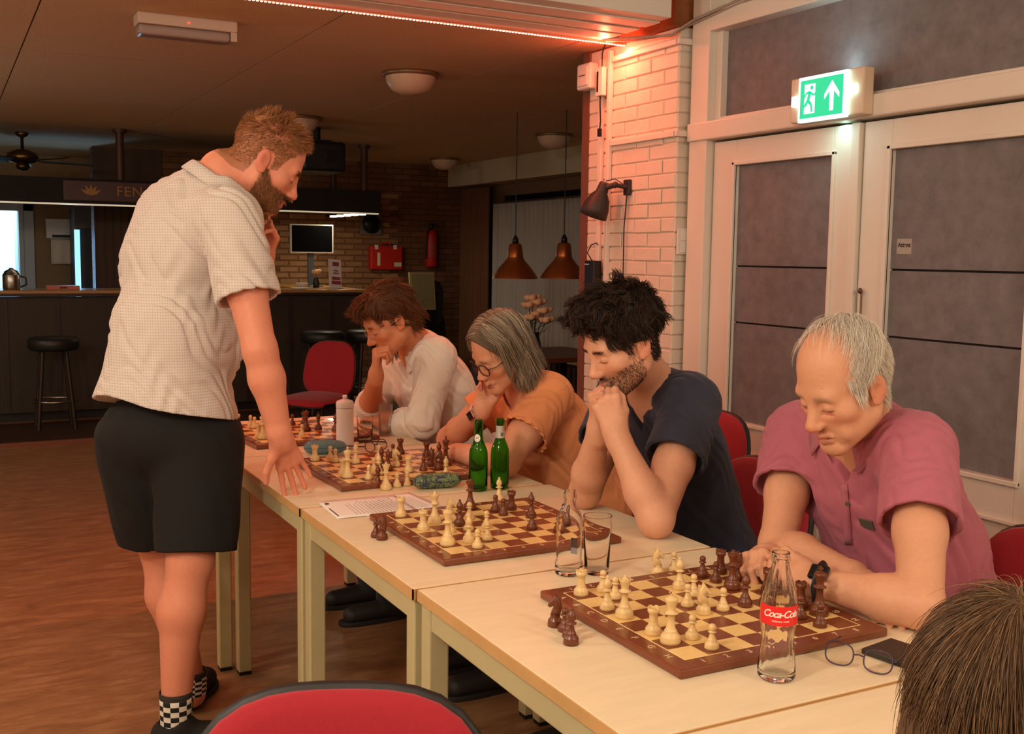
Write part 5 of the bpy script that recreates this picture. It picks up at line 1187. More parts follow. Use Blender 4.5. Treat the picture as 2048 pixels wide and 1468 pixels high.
# white sports bottle, two tumblers
p = P(690, 896, Z=TZ); t = thing('sports_bottle', 'matt white plastic sports bottle with push pull cap', 'bottle', (p[0], p[1], TZ+.001))
wpl = M('white_bottle', S(228, 214, 206), .45, sss=.1)
ob('bottle_body', MB().lathe([(0, 0), (.029, 0), (.0315, .003), (.0315, .085), (.0300, .092), (.0315, .10), (.0300, .106), (.0315, .114), (.0315, .142), (.029, .147), (0, .147)], 32), wpl, t)
ob('bottle_cap', MB().lathe([(.0318, .147), (.0322, .149), (.0322, .162), (.029, .170), (.014, .176), (0, .177)], 32), wpl, t)
ob('nozzle', MB().lathe([(.0075, .175), (.0075, .182), (.0090, .184), (.0090, .190), (.006, .192), (0, .192)], 20), wpl, t)
for (px, py), h_, r_, g, lab in (((771, 872), .124, .0275, frost_g, 'tall frosted drinking glass behind the white sports bottle'), ((730, 884), .098, .0300, tumbler_g, 'short clear drinking glass beside the white sports bottle')):
    p = P(px, py, Z=TZ); t = thing('drinking_glass', lab, 'glass', (p[0], p[1], TZ+.001))
    ob('glass_body', MB().lathe(shell([(r_*.86, 0), (r_*.9, .003), (r_, h_-.002), (r_*.99, h_)], .0018, .009), 32), g, t)
# spectacle cases: two shells and a seam
def chev():
    m = M('teal_quilted', S(98, 140, 148), .5); nt = m.node_tree; b = nt.nodes['Principled BSDF']; tc = nt.nodes.new('ShaderNodeTexCoord'); sp = nt.nodes.new('ShaderNodeSeparateXYZ'); nt.links.new(tc.outputs['Object'], sp.inputs[0])
    def mt(op, a, b_=None):
        n = nt.nodes.new('ShaderNodeMath'); n.operation = op
        for i, q in enumerate((a, b_)):
            if q is None: continue
            if isinstance(q, (int, float)): n.inputs[i].default_value = q
            else: nt.links.new(q, n.inputs[i])
        return n.outputs[0]
    z = mt('PINGPONG', mt('MULTIPLY', sp.outputs[0], 1.0), .012); s_ = mt('SINE', mt('MULTIPLY', mt('ADD', z, sp.outputs[2]), 1500)); 
    r = nt.nodes.new('ShaderNodeValToRGB'); r.color_ramp.elements[0].color = (*S(92, 134, 144), 1); r.color_ramp.elements[1].color = (*S(150, 188, 190), 1); nt.links.new(mt('ADD', mt('MULTIPLY', s_, .5), .5), r.inputs[0]); nt.links.new(r.outputs[0], b.inputs['Base Color'])
    bp = nt.nodes.new('ShaderNodeBump'); bp.inputs['Distance'].default_value = .002; nt.links.new(s_, bp.inputs['Height']); nt.links.new(bp.outputs[0], b.inputs['Normal']); return m
def floral():
    m = M('flowered_fabric', S(90, 100, 70), .75); nt = m.node_tree; b = nt.nodes['Principled BSDF']; tc = nt.nodes.new('ShaderNodeTexCoord'); n = nt.nodes.new('ShaderNodeTexNoise'); n.inputs['Scale'].default_value = 75; n.inputs['Detail'].default_value = 3; n.inputs['Distortion'].default_value = 1.5
    nt.links.new(tc.outputs['Object'], n.inputs['Vector']); r = nt.nodes.new('ShaderNodeValToRGB'); e = r.color_ramp.elements; r.color_ramp.interpolation = 'CONSTANT'
    e[0].position = 0; e[0].color = (*S(52, 58, 92), 1); e[1].position = .42; e[1].color = (*S(66, 84, 62), 1)
    for q, c in ((.5, (134, 140, 92)), (.58, (92, 108, 78)), (.66, (70, 76, 104))): k_ = r.color_ramp.elements.new(q); k_.color = (*S(*c), 1)
    nt.links.new(n.outputs['Fac'], r.inputs[0]); nt.links.new(r.outputs[0], b.inputs['Base Color']); return m
def case(name, lab, p, rz, L, r, mat):
    t = thing(name, lab, 'glasses case', (p[0], p[1], TZ+.001), rz)
    for nm, a0 in (('case_lid', 0), ('case_bottom', PI)):
        m = MB()
        def f(u, w_):
            x = -1+2*u; k = max(0, 1-abs(x)**4)**.5; th = a0+PI*w_; return (x*L/2, math.cos(th)*r*1.25*k, r*.95+math.sin(th)*r*.95*k+(.0006 if a0 == 0 else -.0006))
        m.grid(f, 33, 13); ob(nm, m, mat, t)
    ob('case_seam', MB().tube([(math.cos(q)*L/2*.985*(1 if True else 1), math.sin(q)*r*1.25*max(0, 1-abs(math.cos(q)*.985)**4)**.5/max(abs(math.sin(q)), .05) if abs(math.sin(q)) > .05 else 0, r*.95) for q in np.linspace(0, 2*PI, 48, endpoint=False)], .0009, 5, True), M('case_seam_dark', S(40, 48, 50), .7), t)
case('glasses_case', 'pale teal quilted glasses case beside the white sports bottle', P(650, 908, Z=TZ), math.radians(-16), .148, .025, chev())
case('glasses_case', 'dark green and blue flowered glasses case in front of the green bottles', P(874, 976, Z=TZ), math.radians(-8), .152, .0235, floral())
# spectacles lying on the table
def spectacles(lab, p, rz, mat, lw=.025, lh=.018, rd=.0017):
    t = thing('eyeglasses', lab, 'glasses', (p[0], p[1], TZ+.001), rz); R = rotm(-.35, 0, 0)
    for e in (-1, 1):
        pts = []
        for q in np.linspace(0, 2*PI, 26, endpoint=False):
            c, s_ = math.cos(q), math.sin(q); k = (abs(c)**2.6+abs(s_)**2.6)**(-1/2.6); pts.append(R@V3(e*.033+lw*k*c, 0, lh*k*s_)+V3(0, 0, lh*.94+rd))
        ob('rim', MB().tube(pts, rd, 6, True), mat, t); ob('lens', MB().add([p_ for p_ in pts]+[V3(*p_)+V3(0, .0012, .0004) for p_ in pts], [tuple(range(26)), tuple(range(26, 52))[::-1]]+[(i, 26+i, 26+(i+1) % 26, (i+1) % 26) for i in range(26)]), M('lens_glass', (.98, .97, .96), .02, trans=1, ior=1.2), t)
        ob('temple', MB().tube([(e*.058, .004, lh*1.25), (e*.062, .02, lh*1.2), (e*.060, .09, lh*.9), (e*.056, .125, .004+rd)], rd*1.2, 6, flat=(.6, 1.3)), mat, t)
    ob('bridge', MB().tube([(-.009, .002, lh*1.15), (0, -.001, lh*1.3), (.009, .002, lh*1.15)], rd, 6), mat, t)
spectacles('dark tortoiseshell eyeglasses standing open behind the orange top player\'s board', P(752, 902, Z=TZ), math.radians(30), M('tortoise', S(62, 34, 26), .3, var=.4, vs=80))
spectacles('thin dark eyeglasses lying beside the black wallet', P(1716, 1338, Z=TZ), math.radians(-62), M('violet_metal', S(70, 56, 72), .3, .5), .024, .019, .0014)
p = P(1812, 1318, Z=TZ); t = thing('wallet', 'flat black leather wallet beside the thin dark eyeglasses', 'wallet', (p[0], p[1], TZ+.001), math.radians(10))
bl = M('black_leather', S(38, 32, 28), .45, bump=.2, bs=200); ob('wallet_cover', MB().bx(-.045, .045, -.06, .06, .006, .011), bl, t, bevel=.002); ob('wallet_cover', MB().bx(-.045, .045, -.06, .06, 0, .005), bl, t, bevel=.002); ob('wallet_spine', MB().bx(-.046, -.043, -.06, .06, .001, .010), bl, t, bevel=.001)
# printed sheets
pap = M('paper', S(238, 228, 220), .7); ink = M('print_grey', S(150, 140, 136), .7); inkd = M('print_dark', S(60, 54, 54), .7)
for k, (px, py, rz) in enumerate(((778, 1008, 4), (735, 1014, -3))):
    p = P(px, py, Z=TZ); t = thing('paper_sheet', ('printed white paper sheet lying partly under another sheet', 'printed white paper sheet lying on top, beside the chessboard')[k], 'paper', (p[0], p[1], TZ+.0006+.0008*k), math.radians(rz))
    m = MB(); m.grid(lambda u, w_: ((u-.5)*.297*.78, (w_-.5)*.21, .0006*math.sin(u*5)+.0006), 14, 8); o = ob('sheet', m, pap, t); o.modifiers.new('solid', 'SOLIDIFY').thickness = .0003
    r2 = random.Random(k); m = MB()
    for q in range(17):
        x = -.085+q*.0105; l = r2.uniform(.05, .085)
        if k == 1 and q < 3: continue
        y = -.085
        while y < -.085+2*l:
            s_ = r2.uniform(.006, .016); m.add([(x, y, .0018), (x+.0016, y, .0018), (x+.0016, y+s_, .0018), (x, y+s_, .0018)], [(0, 1, 2, 3)]); y += s_+.002
    ob('print_lines', m, ink, t)
    m = MB(); m.add([(-.108, -.085, .0018), (-.104, -.085, .0018), (-.104, .01, .0018), (-.108, .01, .0018)], [(0, 1, 2, 3)]); m.add([(-.105, .055, .0018), (-.092, .06, .0018), (-.09, .072, .0018), (-.10, .08, .0018)], [(0, 1, 2, 3)]); ob('print_heading', m, inkd, t)
# ------------------------------------------------------------ fixtures of the near room
glow = M('lamp_globe', (1, .9, .75), .5, emit=(1, .82, .6), es=4)
for k, (x, y, z, e) in enumerate(LAMPS):
    zc = 2.92 if y < 4 else 2.5; dz = zc-z-.17
    t = thing('pendant_lamp', ('round pendant lamp hanging left of the nearest table', 'round pendant lamp hanging left of the table row', 'round pendant lamp hanging over the right rear corner', 'round pendant lamp hanging in the left rear corner', 'unseen pendant lamp added low in the bar room to brighten its ceiling')[k], 'lamp', (x, y, zc), 0, 'pendant globe lamps of the near room')
    ob('cable', MB().cyl((0, 0, -dz), (0, 0, 0), .004, n=8), black_m, t); ob('ceiling_rose', MB().lathe([(0, 0), (.05, 0), (.045, -.02), (0, -.025)], 20), white_plastic, t); ob('lamp_cap', MB().lathe([(.0, -dz+.01), (.02, -dz), (.025, -dz-.01), (.03, -dz-.02), (.0, -dz-.015)], 20), M('brass', S(150, 110, 60), .3, 1), t)
# led strip along the beam
t = thing('led_strip', 'glowing red led strip along the edge of the ceiling beam', 'led strip', (0, 4.53, 2.479))
ob('strip_backing', MB().bx(-3.2, 2.99, -.006, .006, -.002, .001), M('strip_white', S(230, 120, 90), .5, emit=(1, .10, .04), es=1.2), t)
m = MB()
for k in range(255): x = -1.2+k*.0165; m.box((x, 0, -.0035), (.0075, .0085, .0035))
stuff(ob('led', m, M('led_glow', (1, .6, .45), .5, emit=(1, .42, .25), es=14), t))
# exit sign
t = thing('exit_sign', 'lit green emergency exit sign with running figure and up arrow', 'exit sign', (3.035, 3.13, 2.06))
ob('housing', MB().bx(-.055, -.001, -.19, .19, -.08, .09), M('sign_housing', S(222, 196, 170), .5), t, bevel=.006)
gl = M('sign_white', (1, 1, 1), .5, emit=(.50, 1, .92), es=2.6); gn = M('sign_green', S(0, 150, 90), .5, emit=(.0, .62, .30), es=1.1)
ob('light_plate', MB().bx(-.075, -.056, -.125, .125, -.085, .085), gl, t, bevel=.003); ob('side_lug', MB().bx(-.072, -.057, .125, .165, -.02, .02), gl, t); ob('side_lug', MB().bx(-.072, -.057, -.165, -.125, -.005, .03), gl, t)
ob('green_face', MB().bx(-.0765, -.0755, -.112, .112, -.072, .072), gn, t)
def flat(poly, x=-.0772): 
    m = MB()
    for pl in poly: m.add([(x, -u, z) for u, z in pl], [tuple(range(len(pl)))[::-1]])
    return m
ob('arrow', flat([[(.056, .055), (.018, .008), (.018, -.010), (.046, .018), (.046, -.055), (.066, -.055), (.066, .018), (.094, -.010), (.094, .008)]]), gl, t)
ob('door_symbol', flat([[(-.088, -.055), (-.032, -.055), (-.032, .055), (-.088, .055)]]), gl, t)
def seg(a, b, r): a = V3(*a); b = V3(*b); d = unit(b-a); n = V3(-d[1], d[0])*r; return [tuple(a-n), tuple(b-n), tuple(b+n), tuple(a+n)]
run = [seg((-.058, .028), (-.068, -.008), .008), seg((-.068, -.008), (-.050, -.022), .0065), seg((-.050, -.022), (-.046, -.050), .0055), seg((-.070, -.006), (-.084, -.026), .006), seg((-.084, -.026), (-.104, -.030), .005), seg((-.058, .024), (-.040, .012), .0045), seg((-.040, .012), (-.028, .018), .004), seg((-.060, .026), (-.082, .020), .0045), seg((-.082, .020), (-.090, .004), .004)]
run.append([(-.050+.0085*math.cos(q), .041+.0085*math.sin(q)) for q in np.linspace(0, 2*PI, 14, endpoint=False)])
ob('running_figure', flat(run, -.0778), gn, t)
area('exit_sign_down', (2.985, 3.13, 1.968), .22, .42, (.45, 1, .95), sy=.02)
area('exit_sign_up', (2.99, 3.13, 2.158), .22, .55, (.6, .95, 1), (PI, 0, 0), sy=.02)
# wall lamp, cable with switch
q = P(1259, 375, X=PX); t = thing('wall_lamp', 'dark grey metal spot lamp on the painted brick pier', 'lamp', (PX-.014, q[1], q[2])); dg = M('dark_grey_metal', S(62, 52, 50), .5, .3)
ob('wall_plate', MB().box((.002, 0, 0), (.018, .05, .075)), dg, t, bevel=.004)
ob('joint_arm', MB().cyl((-.005, 0, 0), (-.06, .015, .01), .011, n=12).cyl((-.06, .015, .01), (-.085, .05, .0), .014, n=12).lathe([(0, -.018), (.014, -.01), (.018, 0), (.014, .01), (0, .018)], 14, (-.06, .015, .01)), dg, t)
R = np.stack(frame((-.2, .34, -1.), (1, 0, 0)), 1)
ob('lamp_shade', MB().lathe([(0, -.02), (.022, -.02), (.027, -.01), (.030, .03), (.052, .06), (.066, .11), (.070, .155), (.067, .155), (.062, .11), (.045, .062), (0, .05)], 28, (-.09, .07, .005), R=R), dg, t)
ob('cable', MB().tube([(-.004, -.005, -.035), (-.006, .01, -.2), (-.003, .012, -.45), (-.004, .02, -.75), (-.004, .02, -1.4)], .003, 6).tube([(-.02, .0, .012), (-.05, .03, .04), (-.085, .06, .03)], .0028, 6), black_plastic, t)
ob('cable_switch', MB().box((-.008, .013, -.48), (.016, .018, .06)), black_plastic, t, bevel=.004)
# small devices on the pier
q = P(1175, 158, X=PX); t = thing('alarm_box', 'white square alarm sounder high on the brick pier', 'alarm', (PX-.001, 4.82, q[2]))
ob('alarm_body', MB().bx(-.06, 0, -.065, .065, -.065, .065), white_plastic, t, bevel=.012, seg=3); ob('alarm_cover', MB().bx(-.066, -.06, -.048, .048, -.048, .048), white_plastic, t, bevel=.006); ob('alarm_slot', MB().bx(-.068, -.066, -.03, .03, .0, .006), M('slot_grey', S(120, 90, 80), .6), t)
q = P(1216, 165, X=PX); t = thing('junction_box', 'white led controller box with dangling black plug', 'junction box', (PX-.027, q[1], q[2]))
ob('box_body', MB().bx(-.028, 0, -.03, .03, -.07, .07), white_plastic, t, bevel=.004); ob('box_slot', MB().bx(-.03, -.028, .004, .018, -.05, .05), black_plastic, t)
ob('plug_cable', MB().tube([(-.015, .005, -.07), (-.02, -.005, -.12), (-.012, 0, -.19), (-.014, .004, -.24)], .004, 6), black_plastic, t); ob('plug', MB().box((-.014, .004, -.25), (.016, .016, .04)), black_plastic, t); ob('feed_cable', MB().tube([(-.01, 0, .07), (-.01, .0, .14), (-.03, -.06, .18), (-.03, -.14, .2)], .003, 6), black_plastic, t)
q = P(1201, 545, X=PX); t = thing('speaker', 'slim black speaker box with looped cable on the brick pier', 'speaker', (PX-.021, q[1], q[2]-.02))
ob('speaker_body', MB().bx(-.05, 0, -.045, .045, -.12, .08), black_plastic, t, bevel=.006); ob('speaker_mark', MB().bx(-.0515, -.05, .0, .04, .058, .064), M('mark_grey', S(180, 180, 180), .4), t)
ob('speaker_cable', MB().tube([(-.02, .02, .08), (-.03, .05, .12), (-.02, .03, .16), (-.02, -.02, .17), (-.018, -.03, .16)], .003, 6), black_plastic, t)
t = thing('wall_switch', 'square white double wall switch beside the door frame', 'switch', (3.05, 4.079, 1.525))
ob('switch_frame', MB().bx(-.042, .042, -.010, 0, -.06, .06), white_plastic, t, bevel=.003)
for z in (-.028, .028): ob('rocker', MB().bx(-.028, .028, -.014, -.010, z-.024, z+.024), white_plastic, t, bevel=.002)
t = thing('ceiling_cable', 'grey cable sagging under the beam end towards the door frame', 'cable', (2.9, 4.0, 2.45))
ob('cable_run', MB().tube([(-.05, .45, .03), (.02, .3, .02), (.06, .1, .0), (.13, .04, .06), (.15, -.3, .10), (.15, -1.2, .12)], .006, 6).tube([(-.03, .5, .03), (.04, .35, .015), (.08, .12, .01), (.14, .05, .05), (.155, -.3, .085), (.155, -1.2, .10)], .005, 6), M('cable_grey', S(170, 150, 135), .6), t)
# emergency light on the far ceiling
t = thing('emergency_light', 'long white emergency light fitting on the ceiling near the led strip', 'light fitting', (1.03, 5.16, 2.5), .0)
ob('fitting_body', MB().bx(-.22, .22, -.06, .06, -.05, 0), M('fitting_white', S(190, 165, 145), .5), t, bevel=.006); ob('diffuser', MB().bx(-.215, .19, -.05, .05, -.095, -.05), M('grey_diffuser', S(150, 130, 120), .3), t, bevel=.014, seg=3); ob('end_label', MB().bx(.19, .218, -.052, .05, -.09, -.05), M('fitting_white', S(190, 165, 145), .5), t); ob('indicator', MB().box((.0, -.061, -.03), (.01, .004, .006)), M('red_led', (1, .05, .02), .5, emit=(1, .05, .03), es=3), t)
# opal ceiling lights
for k, (x, y, lab) in enumerate(((2.47, 5.98, 'white bowl ceiling light nearest the brick pier'), (2.52, 8.35, 'white bowl ceiling light beside the projector'), (4.75, 8.25, 'white bowl ceiling light over the hanging lamps'), (4.95, 11.0, 'white bowl ceiling light by the far brick wall'))):
    t = thing('ceiling_light', lab, 'ceiling light', (x, y, 2.5), 0, 'unlit opal ceiling lights'); ob('rim', MB().lathe([(0, 0), (.165, 0), (.165, -.02), (.15, -.025), (0, -.02)], 32), M('rim_brown', S(140, 110, 80), .4, .5), t)
    ob('bowl', MB().lathe([(.148, -.022), (.140, -.06), (.11, -.10), (.06, -.122), (0, -.128)], 32), M('opal_glass', S(205, 175, 150), .35), t)
# projector
t = thing('projector', 'black projector hanging from the ceiling behind the standing man', 'projector', (2.85, 8.95, 2.5)); ob('mount', MB().cyl((0, 0, -.12), (0, 0, 0), .03, n=12).bx(-.1, .1, -.1, .1, -.13, -.11), black_m, t); ob('projector_body', MB().bx(-.19, .19, -.2, .2, -.38, -.13), black_plastic, t, bevel=.03, seg=3); ob('projector_lens', MB().cyl((.06, -.2, -.25), (.06, -.235, -.25), .055, n=20), M('lens_dark', S(40, 30, 40), .1), t)
# ------------------------------------------------------------ the bar
BY = 9.8; bar_front = M('bar_front', S(52, 40, 26), .6, var=.2, vs=4, stretch=(8, 1, .6)); top_wood = M('bar_top', S(170, 122, 66), .3, var=.12, vs=6, stretch=(1, 8, 8), coat=.3)
t = thing('bar_counter', 'dark bar counter with light wooden top running across the far room', 'bar', (1.6, BY+.3, 0))
ob('front_panel', MB().bx(-4.8, 1.95, -.28, -.24, .08, 1.05), bar_front, t); ob('side_panel', MB().bx(1.91, 1.95, -.24, 1.78, .08, 1.05), bar_front, t); ob('plinth', MB().bx(-4.8, 1.9, -.22, -.2, 0, .1).bx(1.86, 1.88, -.2, 1.78, 0, .1), black_m, t)
for k in range(17): ob('front_batten', MB().bx(-4.75+k*.4, -4.72+k*.4, -.29, -.28, .08, 1.03), dark_wood, t)
ob('counter_top', MB().bx(-4.85, 2.02, -.34, .25, 1.06, 1.105), top_wood, t, bevel=.006); ob('counter_top', MB().bx(1.45, 2.02, .25, 1.78, 1.06, 1.105), top_wood, t, bevel=.006)
ob('top_edge', MB().bx(-4.85, 2.02, -.345, -.34, 1.055, 1.08), dark_wood, t)
t = thing('bar_platform', 'low dark step the bar stools stand on', 'step', (1.0, 9.2, 0)); ob('step_top', MB().bx(-4.2, 2.9, -.6, .34, .0, .035), M('step_dark', S(58, 36, 24), .6, var=.2), t); ob('step_edge', MB().bx(-4.2, 2.9, -.62, -.6, 0, .034), M('step_red', S(120, 66, 40), .5), t)
t = thing('bar_canopy', 'dark wooden canopy hanging over the bar on brown posts', 'canopy', (1.6, 10.0, 0))
fas = M('fascia_dark', S(26, 17, 12), .8); ob('front_fascia', MB().bx(-4.8, 2.22, 0, .06, 1.84, 2.055), fas, t); ob('side_fascia', MB().bx(2.16, 2.22, .06, 1.5, 1.84, 2.055), fas, t); ob('canopy_top', MB().bx(-4.8, 2.2, .06, 1.5, 2.02, 2.05), dark_wood, t)
lit = M('light_rail', S(200, 170, 120), .4, emit=(1, .85, .6), es=.5); ob('light_rail', MB().bx(-4.8, 2.2, -.004, .05, 1.828, 1.84), lit, t)
for k in range(5): ob('spot', MB().box((2.12, .25+k*.22, 1.835), (.05, .09, .02)), M('spot_glow', (1, .9, .7), .4, emit=(1, .85, .6), es=3), t)
for x, y in ((-.17, .1), (2.1, .13), (2.06, .95), (-2.6, .1)): ob('post', MB().cyl((x, y, 2.05), (x, y, 2.5), .035, n=12).cyl((x, y, 2.47), (x, y, 2.5), .06, n=12), M('post_brown', S(74, 42, 28), .5), t)
# sign board with leaf emblem
t = thing('bar_sign', 'dark red name board with gilt leaf emblem on the bar canopy', 'sign', (1.37, 9.985, 1.95)); ob('sign_panel', MB().bx(-.42, .75, -.012, .012, -.085, .085), M('oxblood', S(62, 22, 16), .4), t, bevel=.004)
gold = M('dull_gilt', S(150, 104, 48), .45, .3); me = text_mesh('FEN', .12, .003, space=1.1); me.materials.append(gold); link('sign_lettering', place(me, np.array([[1, 0, 0], [0, 0, -1], [0, 1, 0]]), (.115, -.015, 0)), None, t)
lf = MB()
for k in range(5):
    a = PI/2+(k-2)*.5; d = V3(math.cos(a), 0, math.sin(a)); n = V3(-d[2], 0, d[0])*.014; c = V3(-.2, -.016, -.04); lf.add([c, c+d*.05-n, c+d*.10, c+d*.05+n], [(0, 1, 2, 3)])
ob('leaf_emblem', lf, gold, t)
# bar stools
def stool(x, y, lab):
    t = thing('bar_stool', lab, 'stool', (x, y, .036), 0, 'black round bar stools'); ob('seat', MB().lathe([(0, .62), (.17, .62), (.19, .64), (.19, .70), (.175, .72), (0, .725)], 28), M('black_vinyl', S(30, 30, 28), .45), t)
    for k in range(4): a = PI/4+k*PI/2; ob('leg', MB().tube([(.12*math.cos(a), .12*math.sin(a), .62), (.19*math.cos(a), .19*math.sin(a), 0)], .016, 8), dark_wood, t)
    ob('foot_ring', MB().tube([(.165*math.cos(q), .165*math.sin(q), .22) for q in np.linspace(0, 2*PI, 24, endpoint=False)], .009, 6, True), steel, t)
for x, y, lab in ((.77, 9.2, 'black round bar stool left of the standing man'), (2.97, 9.2, 'black round bar stool before the bar corner'), (3.40, 9.22, 'black round bar stool behind the white shirt\'s head'), (-.4, 9.2, 'black round bar stool at the far left of the bar')): stool(x, y, lab)
# screen, leaflet stand and odds on the bar
t = thing('monitor', 'flat black screen with silver rim standing on the bar', 'monitor', (3.36, 10.75, 1.105)); ob('screen_frame', MB().bx(-.225, .225, -.02, .02, .34, .63), M('silver_rim', S(200, 195, 185), .4), t, bevel=.004); ob('screen', MB().bx(-.212, .212, -.023, -.02, .352, .618), M('screen_black', S(10, 9, 10), .15), t); ob('stand', MB().bx(-.03, .03, .02, .05, .0, .45).lathe([(0, 0), (.12, 0), (.11, .012), (0, .014)], 24), M('stand_grey', S(90, 95, 100), .4, .5), t)
t = thing('leaflet_stand', 'white printed leaflet in a leaning holder on the bar', 'leaflet', (3.34, 9.95, 1.105), .2); R = rotm(-.2, .08, 0); ob('leaflet', MB().box((0, 0, .145), (.135, .004, .28), R), M('leaflet_white', S(235, 228, 230), .5, emit=(1, .95, .95), es=.0), t); ob('holder_foot', MB().bx(-.07, .07, -.04, .08, 0, .012), clear_g, t)
pr = MB()
for z, h_, w_ in ((.06, .035, .10), (.10, .03, .09), (.15, .012, .06), (.175, .012, .05), (.24, .04, .07)): pr.box(R@V3(.008, -.004, z-.145)+V3(0, 0, .145), (w_, .002, h_), R)
ob('print', pr, M('leaflet_print', S(150, 70, 80), .6), t)
t = thing('bowl', 'small white bowl on the bar beside the leaflet', 'bowl', (3.06, 10.1, 1.105)); ob('bowl_body', MB().lathe([(0, 0), (.035, 0), (.06, .05), (.062, .055), (.056, .052), (.03, .008), (0, .008)], 24), white_plastic, t)
t = thing('saucer', 'white saucer lying on the bar end', 'plate', (2.98, 9.92, 1.105)); ob('saucer_dish', MB().lathe([(0, 0), (.05, 0), (.085, .012), (.084, .014), (.05, .005), (0, .005)], 24), white_plastic, t)
t = thing('rose', 'pale rose in a small dark vase on the bar', 'flower', (3.28, 10.35, 1.105)); ob('vase', MB().lathe([(0, 0), (.03, 0), (.035, .04), (.018, .09), (.02, .1), (.015, .1), (0, .02)], 16), black_plastic, t)
m = MB()
for k in range(9): a = k*2.4; r = .012+.003*k; m.lathe([(0, -.02), (.022, -.008), (.026, .01), (.014, .02)], 8, (r*math.cos(a), r*math.sin(a), .15+.006*(k % 3)))
ob('blossom', m, M('rose_pale', S(214, 170, 130), .6), t); ob('stem', MB().cyl((0, 0, .03), (0, 0, .15), .003, n=6), M('stem_green', S(60, 70, 40), .6), t)
t = thing('kettle', 'shiny steel kettle on the left end of the bar', 'kettle', (.53, 10.05, 1.105)); ob('kettle_body', MB().lathe([(0, 0), (.065, 0), (.07, .01), (.07, .12), (.065, .13), (0, .13)], 28), steel, t); ob('kettle_lid', MB().lathe([(.064, .13), (.05, .155), (.02, .17), (.015, .18), (0, .182)], 24), steel, t); ob('kettle_handle', MB().tube([(.068, 0, .11), (.11, 0, .10), (.115, 0, .04), (.07, 0, .02)], .008, 8), black_plastic, t)
t = thing('tray', 'flat red patterned box on the bar beside the kettle', 'box', (.92, 9.95, 1.105)); ob('box_body', MB().bx(-.13, .13, -.07, .07, 0, .035), M('pink_box', S(190, 110, 90), .5), t, bevel=.004); ob('box_slot', MB().bx(-.03, .03, -.071, -.07, .012, .024), black_m, t)
t = thing('bell', 'small brass bell hanging under the bar canopy', 'bell', (1.62, 10.2, 1.84)); ob('bell_body', MB().lathe([(0, -.12), (.02, -.125), (.03, -.17), (.045, -.20), (.043, -.20), (.02, -.16), (0, -.13)], 20), M('brass', S(150, 110, 60), .3, 1), t); ob('bell_rope', MB().cyl((0, 0, -.12), (0, 0, .182), .005, n=6), dark_wood, t)
# things on the far wall
t = thing('fan_vent', 'square grey extractor fan on the far brick wall', 'vent', (4.43, 11.92, 1.79)); ob('vent_frame', MB().bx(-.13, .13, -.03, .012, -.13, .13), M('vent_grey', S(110, 100, 88), .5), t, bevel=.006); ob('vent_ring', MB().lathe([(.11, -.005), (.115, .004), (.10, .006), (.09, -.002)], 28, (0, -.034, 0), R=rotm(PI/2, 0, 0)), black_plastic, t); ob('vent_blades', MB().lathe([(0, 0), (.095, 0), (.095, .004), (0, .006)], 24, (0, -.030, 0), R=rotm(PI/2, 0, 0)), black_plastic, t)
t = thing('first_aid_box', 'red first aid case on a wall bracket', 'first aid box', (4.60, 11.9, 1.40)); rm = M('case_red', S(190, 34, 24), .45); ob('case_body', MB().bx(-.20, .20, -.07, .03, -.14, .14), rm, t, bevel=.02, seg=3); ob('case_handle', MB().tube([(-.06, -.02, .14), (-.06, -.02, .17), (.06, -.02, .17), (.06, -.02, .14)], .01, 8), rm, t); ob('case_label', MB().bx(-.12, -.085, -.074, -.069, -.09, .06), M('label_cream', S(220, 205, 170), .5), t); ob('case_label', MB().bx(.09, .18, -.074, -.069, -.10, -.05), M('label_cream', S(220, 205, 170), .5), t)
for x in (-.13, .1): ob('latch', MB().bx(x-.02, x+.02, -.075, -.06, .10, .15), white_plastic, t)
t = thing('fire_extinguisher', 'red fire extinguisher hanging on the far wall', 'fire extinguisher', (5.17, 11.86, 1.30)); ob('cylinder', MB().lathe([(0, 0), (.07, 0), (.075, .01), (.075, .38), (.055, .43), (.025, .45), (0, .452)], 24), rm, t); ob('valve', MB().cyl((0, 0, .45), (0, 0, .50), .022, n=12).box((0, -.04, .50), (.03, .1, .02)), black_plastic, t); ob('hose', MB().tube([(0, -.05, .48), (-.07, -.06, .42), (-.09, -.05, .25), (-.085, -.04, .1)], .01, 8), black_plastic, t); ob('extinguisher_label', band(.0762, .12, .30, -2.2, -.95), M('label_dull', S(170, 60, 45), .5), t)
# recess at the left: towel dispenser, towel, cooler, ceiling fan
t = thing('air_heater', 'white ribbed wall unit above the hanging towel', 'wall unit', (1.28, 13.44, 1.68)); ob('unit_body', MB().bx(-.20, .20, -.08, .04, -.11, .11), white_plastic, t, bevel=.006); ob('unit_rib', MB().bx(-.198, .198, -.09, -.08, .0, .02).bx(-.198, .198, -.09, -.08, -.06, -.04), white_plastic, t); ob('unit_slot', MB().bx(-.14, .15, -.088, -.082, -.10, -.07), black_m, t)
t = thing('towel', 'white towel hanging below the ribbed wall unit', 'towel', (1.26, 13.36, 1.28)); m = MB(); m.grid(lambda u, w_: ((u-.5)*.27, .008*math.sin(u*14)*(1-w_*.6), w_*.28), 24, 8); o = ob('towel_cloth', m, cloth('towel_white', S(224, 205, 185)), t); o.modifiers.new('solid', 'SOLIDIFY').thickness = .006; ob('towel_rail', MB().cyl((-.15, 0, .285), (.15, 0, .285), .008, n=8), steel, t)
